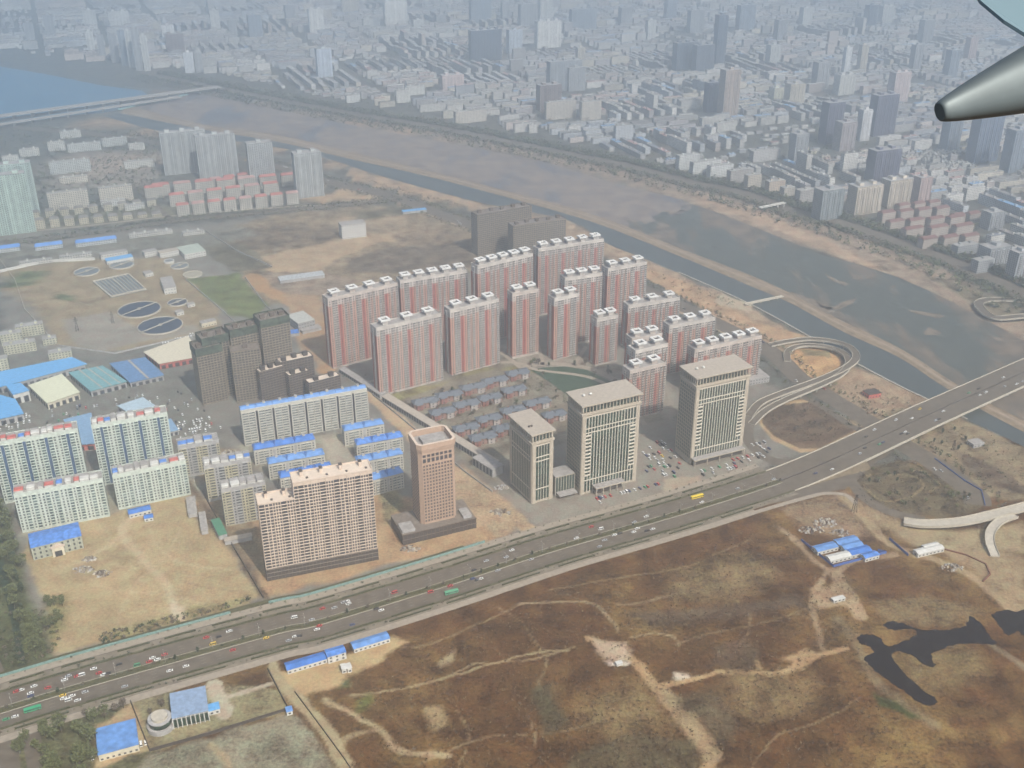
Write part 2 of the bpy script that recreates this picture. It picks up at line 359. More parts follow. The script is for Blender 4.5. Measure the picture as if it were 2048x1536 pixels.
for q in ([(300,1040),(310,1090),(380,1130),(470,1140)],[(150,1150),(230,1180),(330,1190),(430,1220)],[(235,1250),(260,1180),(320,1120),(360,1060)],[(90,1140),(200,1120),(270,1140)]): track(q, 2.4, (0.40,0.31,0.20,0.2), 2, k=.5)
# foreground tracks and bare patches
for q in ([(1000,1215),(1060,1260),(1090,1330),(1060,1420),(1080,1500)],[(1450,1180),(1500,1230),(1480,1300)],[(760,1300),(860,1290),(960,1250),(1040,1210)],[(1100,1180),(1220,1160),(1380,1130),(1500,1080)],[(1600,1230),(1700,1260),(1740,1290)],[(830,1530),(960,1480),(1100,1470),(1230,1430),(1330,1420)],[(1500,1536),(1560,1470),(1650,1440),(1720,1400)],[(1350,1290),(1440,1260),(1560,1240),(1625,1210)],[(910,1420),(940,1480),(900,1560)]): track(q, 1.6, (0.21,0.15,0.085,0.5), 1.5, k=.75)
OR2 = (0.34,0.225,0.125,0.3)
track([(1180,1275),(1230,1300),(1270,1325),(1310,1370),(1350,1420),(1395,1465),(1425,1500),(1400,1600)], 9, OR2, 4)
track([(1325,1385),(1370,1430),(1400,1475),(1425,1510)], 16, (0.30,0.21,0.125,0.4), 6)
field([(1190,1270),(1250,1285),(1262,1310),(1235,1330),(1200,1300)], (0.40,0.30,0.22,0.2), 6)
field([(1345,1345),(1375,1345),(1370,1360),(1350,1358)], (0.5,0.42,0.34,0.1), 3); field([(1215,1322),(1260,1322),(1255,1332),(1225,1332)], (0.5,0.42,0.36,0.1), 2)
track([(1320,1378),(1390,1355),(1470,1345),(1560,1345),(1610,1325),(1650,1310),(1690,1300)], 6, OR2, 3)
field([(1570,1320),(1620,1300),(1640,1312),(1600,1345)], OR2, 4)
track([(1490,1290),(1510,1310),(1525,1340)], 4, OR2, 4, k=0.8)
track([(700,1393),(780,1382),(900,1352),(1000,1322),(1070,1305),(1140,1302)], 2.6, (0.25,0.19,0.11,0.4), 2)
track([(900,1350),(960,1325),(1060,1318),(1150,1295)], 2.2, (0.25,0.19,0.11,0.4), 2, k=0.8)
track([(1040,1208),(1110,1205),(1168,1202),(1200,1215),(1235,1258)], 2.6, (0.27,0.20,0.125,0.4), 2)
track([(1235,1207),(1290,1205),(1330,1190),(1400,1180)], 3, (0.24,0.18,0.11,0.5), 3, k=0.7)
track([(1265,1272),(1310,1267),(1345,1272),(1355,1290)], 2.4, (0.27,0.20,0.12,0.4), 2)
track([(1655,1140),(1630,1180),(1625,1210),(1640,1260),(1650,1300)], 5, (0.27,0.19,0.12,0.5), 4, k=0.8)
track([(1560,1055),(1600,1090),(1660,1145),(1720,1120),(1790,1110)], 6, (0.26,0.18,0.115,0.5), 4)
track([(1665,1145),(1700,1200),(1720,1230)], 14, (0.27,0.19,0.12,0.5), 5)
field([(1620,1180),(1670,1165),(1705,1205),(1640,1215)], (0.28,0.19,0.12,0.5), 4)
track([(1690,1000),(1740,1050),(1780,1090),(1900,1130),(2000,1200),(2100,1280)], 9, (0.29,0.21,0.13,0.4), 5)
track([(1960,1110),(2000,1160),(2060,1190)], 10, (0.29,0.21,0.13,0.4), 5)
track([(1940,1240),(1990,1290),(2060,1340)], 6, (0.17,0.13,0.085,0.6), 4)
track([(1680,1240),(1710,1290),(1740,1350),(1800,1400),(1870,1450)], 10, (0.17,0.125,0.075,0.8), 8, k=0.7)
field([(1750,1385),(1790,1400),(1850,1440),(1830,1440),(1770,1410)], (0.045,0.06,0.02,1), 4)
field([(1470,1330),(1620,1360),(1640,1420),(1480,1440),(1440,1380)], (0.17,0.118,0.06,0.9), 22, k=0.7)
field([(1180,1390),(1290,1370),(1350,1450),(1240,1480),(1160,1440)], (0.17,0.12,0.06,0.9), 22, k=0.75)
field([(1350,1140),(1500,1110),(1560,1150),(1450,1200),(1340,1190)], (0.18,0.13,0.07,0.9), 22, k=0.75)
field([(1800,1290),(1950,1290),(1980,1340),(1850,1400),(1800,1340)], (0.16,0.115,0.055,0.9), 18, k=0.7)
field([(1745,1210),(1850,1195),(1960,1220),(1890,1255),(1790,1250)], (0.17,0.12,0.065,0.9), 10, k=0.8)
field([(1100,1210),(1170,1205),(1230,1255),(1150,1265),(1080,1260)], SCRUBD, 8)
field([(1430,1290),(1490,1270),(1530,1310),(1500,1345),(1420,1335)], (0.08,0.05,0.03,1), 6)
field([(1060,1380),(1110,1370),(1140,1440),(1100,1480)], (0.07,0.055,0.03,1), 8)
field([(1240,1230),(1600,1190),(1620,1215),(1300,1255)], (0.08,0.055,0.038,1), 8, k=0.8)
field([(1340,1400),(1420,1380),(1480,1450),(1440,1500),(1400,1450)], (0.085,0.06,0.035,1), 10)
field([(1180,1490),(1240,1470),(1390,1480),(1410,1520),(1380,1560),(1100,1560)], (0.075,0.055,0.03,1), 8)
field([(845,1418),(880,1415),(890,1455),(865,1460)], (0.28,0.20,0.11,0.4), 5)
field([(870,1325),(910,1305),(900,1325),(880,1335)], (0.27,0.20,0.12,0.4), 4)
field([(710,1400),(740,1390),(730,1420),(705,1430)], (0.10,0.11,0.03,1), 6)
field([(565,1345),(640,1325),(700,1310),(790,1270),(815,1285),(745,1335),(690,1350),(700,1370),(650,1385),(590,1395)], (0.38,0.27,0.15,0.25), 4)
field([(680,1360),(700,1355),(700,1375),(670,1385)], (0.08,0.085,0.035,1), 4)
track([(545,1330),(575,1380),(640,1450),(700,1540),(760,1640)], 11, (0.30,0.24,0.15,0.3), 3)
track([(650,1400),(700,1430),(760,1462),(790,1500),(900,1508)], 5, (0.31,0.23,0.14,0.4), 3)
track([(760,1462),(690,1480),(700,1530),(740,1560)], 5, (0.31,0.23,0.14,0.4), 4, k=0.7)
field([(290,1505),(400,1480),(575,1425),(600,1440),(720,1600),(250,1650)], (0.185,0.165,0.12,0.7), 4)
track([(400,1300),(430,1490),(450,1560)], 4, (0.34,0.25,0.15,0.3), 3, k=0.0)
track([(425,1488),(450,1530),(470,1600)], 5, (0.28,0.21,0.13,0.4), 3, k=0.8)
field([(180,1455),(270,1400),(300,1495),(190,1536)], (0.34,0.25,0.15,0.3), 3)
field([(265,1400),(420,1370),(560,1380),(575,1420),(300,1500)], (0.20,0.17,0.10,0.7), 3)
track([(428,1370),(450,1428)], 13, (0.36,0.31,0.24,0.2), 1.5, warp=False)
track([(430,1402),(540,1368)], 5, (0.36,0.31,0.24,0.2), 1.5, warp=False)
# northern neighbourhoods on the near bank
field([(60,330),(330,300),(330,350),(270,380),(100,370)], (0.22,0.19,0.165,0.6), 10)
field([(130,315),(300,300),(330,330),(190,350)], (0.32,0.25,0.21,0.4), 12, k=0.8)
field([(600,395),(690,380),(760,395),(640,408)], (0.36,0.25,0.16,0.4), 8)
field([(0,440),(400,405),(440,425),(0,470)], (0.13,0.12,0.085,0.9), 8)
field([(0,500),(480,455),(520,470),(430,490),(0,540)], (0.15,0.14,0.12,0.8), 6)
me = bpy.data.meshes.new('ground')
idx = np.arange(NX*NY).reshape(NY, NX)
fc = np.stack([idx[:-1, :-1], idx[:-1, 1:], idx[1:, 1:], idx[1:, :-1]], -1).reshape(-1, 4)
V = np.stack([XX, YY, np.zeros_like(XX)], -1).reshape(-1, 3)
me.vertices.add(len(V)); me.vertices.foreach_set('co', V.ravel()); me.loops.add(fc.size); me.loops.foreach_set('vertex_index', fc.ravel())
me.polygons.add(len(fc)); me.polygons.foreach_set('loop_start', np.arange(0, fc.size, 4)); me.polygons.foreach_set('loop_total', np.full(len(fc), 4))
me.update(); at_ = me.attributes.new('soil', 'FLOAT_COLOR', 'POINT'); at_.data.foreach_set('color', COL.reshape(-1).astype(np.float32))
gm, n, l, b = principled('soil_and_scrub')
a_ = n.new('ShaderNodeAttribute'); a_.attribute_name = 'soil'
g_ = n.new('ShaderNodeNewGeometry')
def nz(sc, det, ro=0.6):
    x = n.new('ShaderNodeTexNoise'); x.inputs['Scale'].default_value = sc; x.inputs['Detail'].default_value = det; x.inputs['Roughness'].default_value = ro
    l.new(g_.outputs['Position'], x.inputs['Vector']); return x
nA = nz(0.045, 8, 0.68); nB = nz(0.4, 5, 0.7); nC = nz(0.02, 6)
def rng(src, lo, hi, a, c):
    x = n.new('ShaderNodeMapRange'); x.inputs[1].default_value = lo; x.inputs[2].default_value = hi; x.inputs[3].default_value = a; x.inputs[4].default_value = c
    l.new(src, x.inputs[0]); return x.outputs[0]
def mth(op, p, q):
    x = n.new('ShaderNodeMath'); x.operation = op
    for i, s_ in enumerate((p, q)):
        if hasattr(s_, 'node'): l.new(s_, x.inputs[i])
        else: x.inputs[i].default_value = s_
    return x.outputs[0]
mm = mth('MULTIPLY', rng(nA.outputs[0], 0.35, 0.65, -0.6, 0.6), a_.outputs['Alpha'])
mB = mth('MULTIPLY', rng(nB.outputs[0], 0.3, 0.7, -0.8, 0.8), mth('ADD', mth('MULTIPLY', a_.outputs['Alpha'], 0.75), 0.12))
tot = mth('ADD', mth('ADD', mm, mB), mth('ADD', 1.0, rng(nC.outputs[0], 0.3, 0.7, -0.1, 0.1)))
tot = mth('MAXIMUM', tot, 0.25)
vs = n.new('ShaderNodeVectorMath'); vs.operation = 'SCALE'; l.new(a_.outputs['Color'], vs.inputs[0]); l.new(tot, vs.inputs['Scale'])
hu = n.new('ShaderNodeMix'); hu.data_type = 'RGBA'; hu.blend_type = 'MULTIPLY'; hu.inputs[0].default_value = 0.55
rr = n.new('ShaderNodeValToRGB'); rr.color_ramp.elements[0].color = (1.12, 0.93, 0.82, 1); rr.color_ramp.elements[1].color = (0.88, 1.06, 0.9, 1)
rr.color_ramp.elements[0].position = 0.4; rr.color_ramp.elements[1].position = 0.6
nD = nz(0.09, 6, 0.7); l.new(nD.outputs[0], rr.inputs[0]); l.new(vs.outputs[0], hu.inputs[6]); l.new(rr.outputs[0], hu.inputs[7])
l.new(hu.outputs[2], b.inputs['Base Color']); b.inputs['Roughness'].default_value = 0.95; b.inputs['Specular IOR Level'].default_value = 0.1
bp = n.new('ShaderNodeBump'); bp.inputs['Strength'].default_value = 0.35; bp.inputs['Distance'].default_value = 1.2
l.new(nB.outputs[0], bp.inputs['Height']); l.new(bp.outputs[0], b.inputs['Normal'])
me.materials.append(gm); go = bpy.data.objects.new('ground', me); C.objects.link(go); tag(go, kind='structure')

# ------------------------------------------------------------------ water, dike, roads (sheets a few centimetres apart)
def sheet(name, px, z, m, kind='structure', thick=0.0):
    mb = MB(); w = [P(*p) for p in px]
    if thick: mb.prism([(p.x, p.y) for p in w][::-1], z-thick, z, m)
    else: mb.poly([(p.x, p.y, z) for p in w][::-1], m)
    o = mb.build(name); return tag(o, kind=kind)
def flat(name, line, w0, w1, z, m):
    mb = MB(); strip_mb(mb, line, w0, w1, z, m); return tag(mb.build(name), kind='structure')
canal_n = [(205,232),(325,263),(540,292),(650,316),(765,353),(953,403),(1138,441),(1210,485),(1291,518),(1356,545),(1493,606),(1613,671),(1715,729),(1800,774),(1862,803),(1933,839),(2060,900),(2400,1080)]
canal_f = [(239,226),(410,260),(547,282),(700,318),(851,352),(1022,397),(1193,447),(1377,520),(1500,572),(1580,606),(1687,664),(1794,713),(1890,775),(2010,845),(2400,1040)]
def ribbon(name, A, B, z, m, n=8):
    mb = MB(); a = smooth([P(*p) for p in A], n); c = smooth([P(*p) for p in B], n)
    mb.poly([(p.x, p.y, z) for p in a+c[::-1]], m); return tag(mb.build(name), kind='structure')
river_f = [(250,172),(410,191),(640,238),(885,284),(1090,325),(1227,366),(1380,407),(1500,451),(1567,478),(1650,512),(1768,545),(1834,571),(1901,603),(1995,652),(2060,690),(2400,880)]
dike_f = [(260,212),(410,249),(547,268),(700,303),(851,340),(1022,384),(1193,431),(1377,503),(1500,550),(1580,586),(1687,643),(1794,693),(1900,760),(2010,822),(2400,1010)]
ribbon('river', canal_n, river_f, 0.05, w_river); ribbon('canal', canal_n, canal_f, 0.09, w_canal)
MARSH = [(300,195),(410,191),(640,238),(885,284),(1090,325),(1227,366),(1380,407),(1330,440),(1240,460),(1200,436),(1193,431),(1022,384),(851,340),(700,303),(547,268),(410,249),(280,215)]
dl = smooth([(P(*a)+P(*b))/2 for a, b in zip(canal_f[:15], dike_f)], 6)
dm = mat('dike_soil', (0.21, 0.155, 0.10), var=0.3, scale=0.1); dm2 = mat('dike_track_soil', (0.29, 0.22, 0.16), var=0.2)
mb = MB(); A = smooth([P(*p) for p in canal_f], 6); B = smooth([P(*p) for p in dike_f], 6)
for i in range(len(A)-1):
    q = lambda p, z: (p.x, p.y, z)
    a, b, c, d = A[i], A[i+1], B[i+1], B[i]; a2, d2, b2, c2 = a.lerp(d, .25), a.lerp(d, .75), b.lerp(c, .25), b.lerp(c, .75)
    mb.quad(q(a, 0), q(b, 0), q(b2, 1.4), q(a2, 1.4), dm); mb.quad(q(a2, 1.4), q(b2, 1.4), q(c2, 1.4), q(d2, 1.4), dm); mb.quad(q(d2, 1.4), q(c2, 1.4), q(c, 0), q(d, 0), dm)
tag(mb.build('river_dike'), kind='structure')
flat('dike_track', dl, -2, 1.5, 1.45, dm2)
sheet('lake', [(-400,110),(0,133),(85,147),(205,171),(283,181),(300,192),(230,205),(0,238),(-400,300)], 0.12, w_lake)
sheet('inlet', [(-300,262),(0,245),(60,236),(200,212),(300,200),(270,214),(205,226),(130,232),(40,246),(-300,285)], 0.14, w_lake)
Z8 = lambda L: [(1448+x/3.413, 1086+y/3.413) for x, y in L]
def shore(px, amp=2.0):
    w = [P(*p) for p in px]; w = smooth(w+[w[0]], 5)[:-1]
    return [(p.x+amp*(R.random()-.5), p.y+amp*(R.random()-.5), 0.06) for p in w][::-1]
mb = MB(); mb.poly(shore(Z8([(910,640),(960,622),(1060,645),(1110,700),(1180,690),(1260,655),(1312,625),(1290,590),(1210,590),(1160,600),(1090,560),(1150,535),(1250,560),(1380,592),(1550,588),(1650,560),(1680,500),(1740,540),(1830,650),(1850,690),(1700,690),(1560,700),(1420,760),(1445,840),(1370,830),(1270,760),(1180,740),(1150,790),(1250,910),(1330,980),(1450,1070),(1430,1110),(1330,1085),(1200,990),(1080,910),(980,820),(960,775),(1020,745),(990,705),(930,690)])), w_pond)
tag(mb.build('pond'), kind='structure')
mb = MB(); mb.poly(shore(Z8([(1830,490),(1920,455),(2000,470),(2150,430),(2300,560),(2200,650),(2060,640),(2010,600),(1940,630),(1880,570)])), w_pond); tag(mb.build('pond'), kind='structure')
mb = MB(); mw = [(q.x, q.y) for q in smooth([P(*p) for p in MARSH[:8]], 6)]; ru = random.Random(9)
raw = [P(*p) for p in [(1380,407),(1352,428),(1322,424),(1300,446),(1255,440),(1262,462),(1222,452),(1193,431)]]
mw += [(q.x+ru.uniform(-7, 7), q.y+ru.uniform(-7, 7)) for q in smooth(raw, 7)[1:-1]]
mw += [(q.x, q.y) for q in smooth([P(*p) for p in [(1193,431),(1022,384),(851,340),(700,303),(547,268),(410,249),(280,215),(300,195)]], 6)[:-1]]
mb.poly([(p[0], p[1], .10) for p in mw][::-1], w_marsh); tag(mb.build('marsh'), kind='structure')
# sandbars in the river
sb = mat('sandbar_soil', (0.15, 0.12, 0.09), var=0.3, scale=0.08)
for i, L in enumerate([[(560,545),(640,590),(740,630),(700,640),(610,600)], [(480,760),(600,800),(780,735),(760,770),(640,820),(540,800)], [(1040,640),(1090,640),(1070,660)], [(1330,950),(1420,990),(1400,1010),(1300,1000)], [(1180,820),(1440,860),(1400,880),(1240,850)], [(1780,1020),(2030,1050),(1900,1060)], [(290,680),(520,760),(640,830),(560,830),(330,740)]]):
    mb = MB(); mb.poly([(p[0], p[1], 0.12) for p in shore([(1500+x/3.737, 400+y/3.737) for x, y in L], 4)], sb); tag(mb.build('sandbar'), kind='structure')
# canal-side quay edge
ql = smooth([P(*p) for p in canal_n[9:16]], 8)
mb = MB(); strip_mb(mb, ql, 0, 1.6, 0.9, palec, 0.9); tag(mb.build('quay_edge'), 'pale concrete quay edge along the near bank of the canal', 'quay')
# boulevard
def zc(x): return 0.0 if x < 1600 else min(7.5, (x-1600)/130*7.5)
mpx = [(-160,1470),(-60,1440),(60,1403),(129,1382),(293,1335),(557,1262),(641,1244),(881,1171),(989,1136),(1124,1093),(1312,1040),(1450,998),(1560,962),(1640,930),(1700,903),(1770,870),(1860,828),(1995,768),(2080,730),(2300,632),(2600,510)]
MR = smooth([P(x, y, zc(x)) for x, y in mpx], 6)
for p in MR: p.z = max(0.0, p.z)
i0 = 12*6
LAND = MR[:i0+1]; BR = MR[i0:]
flat('road', LAND, 30, -27, 0.10, asphalt)
flat('pavement', LAND, 37, 30, 0.14, pave); flat('pavement', LAND[:-5], -27, -34, 0.14, pave)
sheet('road', [(1530,1010),(1600,996),(1650,985),(1690,978),(1715,960),(1745,930),(1790,900),(1690,905),(1560,965)], 0.065, asphalt)
road_late = [(1500,1028),(1560,1010),(1610,996),(1650,987),(1690,990),(1712,1008)]
sheet('ditch', [(-10,1120),(8,1120),(30,1200),(52,1330),(38,1332),(20,1230)], 0.11, mat('weedy_ditch', (.02, .035, .02), var=.5, scale=.2))
def kerbed(name, line, a, b, m, z=0.25):
    mb = MB(); strip_mb(mb, line, a, b, z, m, 0.15); return tag(mb.build(name), kind='structure')
medm = mat('median_soil', (0.075, 0.07, 0.03), var=0.4, scale=0.5)
dusty = mat('dusty_asphalt', (0.185, 0.155, 0.115), var=0.25, scale=0.15)
kerbed('kerb', LAND, 3.7, -3.7, palec); flat('median_strip', LAND, 3.2, -3.2, .27, medm); 
mb = MB(); strip_mb(mb, LAND, 22, 19.5, 0.25, medm, .15); tag(mb.build('verge'), kind='structure')
flat('service_lane', LAND, 29, 22.2, 0.13, dusty); flat('service_lane', LAND, -20.7, -26.6, 0.13, dusty); flat('verge', [p for p in LAND if p.x < -20], 43, 37.2, .12, medm)
mb = MB(); strip_mb(mb, LAND, -18.5, -20.5, 0.25, medm, .15); tag(mb.build('verge'), kind='structure')
mb = MB()
for o in (6.5, 10, 13.5, -6.5, -10, -13.5):
    for p, h in along(offs(LAND, o), 12):
        d = Vector((math.cos(h), math.sin(h), 0)); q = Vector((-d.y, d.x, 0))*0.09; e = p+d*4; f = lambda v: (v.x, v.y, 0.11)
        mb.quad(f(p-q), f(e-q), f(e+q), f(p+q), paint)
tag(mb.build('lane_markings'), kind='structure')
# bridge
br = empty('road_bridge', BR[0], 0, 'long grey road bridge carrying the boulevard over the canal and river', 'bridge')
def rel(line, o): return [p-o for p in line]
B0 = BR[0]; brl = rel(BR, B0)
mb = MB(); strip_mb(mb, brl, 21, -21, 0.12, asphalt, 1.7, palec); mb.build('deck', br)
for s_, nm in ((20.4, 'parapet'), (-21, 'parapet')):
    mb = MB(); strip_mb(mb, brl, s_+.6, s_, 1.2, palec, 1.05); mb.build(nm, br)
mb = MB(); strip_mb(mb, brl, 0.5, -0.5, 0.6, darkw, .45); mb.build('median_barrier', br)
mb = MB()
for p, h in along(brl, 34, 110):
    if p.z < 4: continue
    for o in (-15, -5, 5, 15):
        q = p+Vector((-math.sin(h), math.cos(h), 0))*o
        mb = MB(); mb.prism([(q.x+1.2*math.cos(t), q.y+1.2*math.sin(t)) for t in np.linspace(0, 2*math.pi, 9)[:-1]], -3, p.z-1.4, palec); mb.build('pier', br)
# embankment under the rising part
mb = MB(); k = [p for p in BR if p.z < 6.0]
for i in range(len(k)-1):
    for s_ in (1, -1):
        a, b = offs(k, 20.5*s_)[i:i+2]; c, d = offs(k, (20.5+max(k[i].z, .1)*1.5)*s_)[i], offs(k, (20.5+max(k[i+1].z, .1)*1.5)*s_)[i+1]
        mb.quad((a.x, a.y, a.z-.2), (b.x, b.y, b.z-.2), (d.x, d.y, 0), (c.x, c.y, 0), mat('scrubby_slope', (.14, .105, .065), var=.4, scale=.3))
tag(mb.build('embankment'), kind='structure')
# other roads
def road(px, w, z=0.08, m=None, zf=None):
    ln = smooth([P(*p) for p in px], 6); flat('road', ln, w/2, -w/2, z, m or asphalt); return ln
RR = road([(-300,240),(60,258),(239,275),(420,305),(560,335),(649,362),(782,393),(885,430),(950,454),(1200,545),(1300,585),(1400,630),(1534,698),(1595,753),(1647,787),(1732,839),(1800,885),(1880,935),(1945,985),(1955,1010)], 26, 0.07)
RF = road([(300,150),(440,178),(680,225),(868,256),(1124,307),(1261,335),(1380,366),(1485,388),(1587,424),(1690,450),(1826,497),(1912,528),(2048,590),(2400,760)], 34, 0.07)
RE = road([(-300,515),(0,489),(171,468),(342,444),(513,427),(700,410),(800,398)], 18, 0.085)
road([(0,468),(171,452),(342,432),(513,418),(640,410)], 7, 0.08, pave)
road([(270,372),(310,410),(349,444)], 9, 0.08)
road([(-190,1020),(-120,1150),(-60,1280),(-15,1400),(0,1560)], 26, 0.09)
road([(1500,838),(1494,862),(1500,885),(1530,915),(1580,925),(1640,912)], 13, 0.09)
road([(1500,838),(1535,812),(1575,797),(1620,800),(1700,850),(1740,870)], 9, 0.095)
road([(1660,945),(1700,962),(1725,992),(1760,1015),(1800,1030),(1850,1040)], 12, 0.09)
road(road_late, 5, 0.15, pave)
road([(0,1400),(30,1420),(60,1470),(80,1560)], 12, 0.08)
road([(440,610),(560,590),(640,600)], 0.5, 0.05)
road([(730,765),(1000,725),(1075,740),(1180,755),(1240,790),(1290,850)], 6, 0.08, pave)
for L, w in (([(1000,703),(1020,718),(1042,736)], 6), ([(1075,690),(1082,712),(1085,730)], 5), ([(1172,693),(1160,712),(1148,731)], 5), ([(1046,736),(1085,728),(1150,731),(1200,745),(1250,772),(1275,800)], 9)):
    road(L, w, 0.09, pave)
sheet('lawn', [(1062,741),(1085,735),(1130,733),(1175,740),(1225,765),(1255,790),(1230,830),(1180,830),(1140,795),(1100,765)], 0.07, lawn)

# ------------------------------------------------------------------ building kit

def Tf(side, Wd, D):
    return {'f': lambda u, o, z: (u, -o, z), 'b': lambda u, o, z: (Wd-u, D+o, z), 'l': lambda u, o, z: (-o, D-u, z), 'r': lambda u, o, z: (Wd+o, u, z)}[side]
def abox(mb, T, u0, u1, o0, o1, z0, z1, m, top=None):
    p = T(u0, o0, z0); q = T(u1, o1, z1)
    mb.box(min(p[0], q[0]), max(p[0], q[0]), min(p[1], q[1]), max(p[1], q[1]), z0, z1, m, top)
WMESH = {}
class Bld:
    def __init__(s, name, FL, FR, base=None, h=None, d=15.0, ang=None, back=None, label='', cat='building', group=None, lift=0.0):
        if h is None: h = hgt(FL[1], base)
        a, c = P(FL[0], FL[1], h), P(FR[0], FR[1], h)
        s.W = (c-a).length; s.H = h; s.D = d; s.ang = ang if ang is not None else max(math.radians(19), min(math.radians(35), math.atan2(c.y-a.y, c.x-a.x)))
        s.root = empty(name, (a.x, a.y, 0), s.ang, label, cat, group); s.wins = []; s.n = name
    def part(s, name, mb): return mb.build(name, s.root) if mb.f else None
    def T(s, side, W=None, D=None): return Tf(side, W or s.W, D or s.D)
    def L(s, side): return s.W if side in 'fb' else s.D
    def win(s, side, u, z, w, h, o=0.0, T=None): s.wins.append((side, round(u, 2), round(z, 2), round(w, 1), round(h, 1), o, T))
    def windows(s, m, indiv=True, name='window', cap=100):
        front = [w for w in s.wins if w[0] in 'fl']; rest = [w for w in s.wins if w[0] not in 'fl']
        front.sort(key=lambda w: (w[0] != 'f', -w[2]))
        one = front[:cap] if indiv else []
        for w in one:
            side, u, z, ww, hh, o, T = w; k = (side in 'fb', ww, hh, m.name)
            if k not in WMESH:
                mb = MB()
                if k[0]: mb.box(-ww/2, ww/2, -0.06, 0.06, 0, hh, m)
                else: mb.box(-0.06, 0.06, -ww/2, ww/2, 0, hh, m)
                WMESH[k] = mb.mesh(name)
            ob = bpy.data.objects.new(name, WMESH[k]); C.objects.link(ob); ob.parent = s.root
            p = (T or s.T(side))(u, o+0.03, z); ob.location = p
        mb = MB()
        for w in (front[cap:] if indiv else front)+rest:
            side, u, z, ww, hh, o, T = w; abox(mb, T or s.T(side), u-ww/2, u+ww/2, o-0.03, o+0.09, z, z+hh, m)
        if mb.f:
            ob = s.part(name, mb); ob['kind'] = 'stuff'
        s.wins = []
def columns(s, side, z0, z1, fh, pat, scale_to=None, T=None, L=None, topz=None):
    """pat: list of (kind, width, opts)"""
    T = T or s.T(side); L = L or s.L(side); tot = sum(p[1] for p in pat); k = L/tot; u = 0
    for p in pat:
        kind, w = p[0], p[1]*k; o = p[2] if len(p) > 2 else {}
        if kind == 'B':
            mb = MB(); mg = MB(); g = o.get('glass', gl); c = o.get('c', white); e = o.get('e', 0.15); out = o.get('out', 1.2)
            abox(mg, T, u+e+.1, u+w-e-.1, 0, out-.35, z0, z1, g)
            for ue in (u+e, u+w-e-.2): abox(mb, T, ue, ue+.2, 0, out-.02, z0, z1+.1, c)
            z = z0
            while z < z1-0.5:
                abox(mb, T, u+e, u+w-e, 0, out, z, z+fh*o.get('par', .42), c); z += fh
            abox(mb, T, u+e, u+w-e, 0, out, z1, z1+.3, c)
            mg.build('glazing', s.part(o.get('name', 'balcony_stack'), mb))
        elif kind == 'P':
            mb = MB(); zt = o.get('zt', z1); abox(mb, T, u, u+w, 0, .14, z0, zt, o['c']); s.part(o.get('name', 'wall_panel'), mb)
            if o.get('win', True):
                z = z0
                while z+fh <= z1+.1:
                    s.win(side, u+w/2, z+.9, min(1.5, w*.55), 1.5, .14 if z < zt-1 else 0, T); z += fh
        elif kind == 'R':
            mb = MB(); abox(mb, T, u, u+w, 0, .05, z0, z1, o.get('c', glb))
            z = z0
            while o.get('bars') and z < z1: abox(mb, T, u, u+w, 0, .3, z, z+.5, o['bars']); z += fh
            s.part('recess_strip', mb)
        elif kind == 'W':
            nw = o.get('n', 1); ww = o.get('w', 1.5); hh = o.get('h', 1.6); z = z0
            while z+fh <= z1+.1:
                for j in range(nw): s.win(side, u+w*(j+.5)/nw, z+(fh-hh)*.55, ww, hh, 0, T)
                z += fh
        elif kind == 'F':
            mb = MB(); abox(mb, T, u, u+w, 0, o.get('out', .7), z0, z1, o.get('c', white)); s.part(o.get('name', 'fin'), mb)
        u += w
def body(s, m, top=None, z0=0, z1=None, name='wall', par=1.0):
    mb = MB(); z1 = z1 or s.H; mb.box(0, s.W, 0, s.D, z0, z1-par, m, top or m)
    if par:
        t = .35
        for b in ((-.05, s.W+.05, -.05, t), (-.05, s.W+.05, s.D-t, s.D+.05), (-.05, t, t, s.D-t), (s.W-t, s.W+.05, t, s.D-t)): mb.box(*b, z1-par-.02, z1, m)
    return s.part(name, mb)
def roofbits(s, n=3, m=None, big=False):
    r = random.Random(int(s.W*7+s.D*3)); 
    for i in range(n):
        mb = MB(); x = s.W*(i+.5)/n+r.uniform(-1, 1); y = s.D*r.uniform(.35, .6); w, d, h = (5, 5, 4.5) if big else (r.uniform(2, 4), r.uniform(2, 4), r.uniform(2, 3.5))
        mb.box(x-w/2, x+w/2, y-d/2, y+d/2, s.H-1.1, s.H-1+h, m or greyw); mb.box(x-w/2-.3, x+w/2+.3, y-d/2-.3, y+d/2+.3, s.H-1+h, s.H-.7+h, m or greyw); s.part('stair_head', mb)

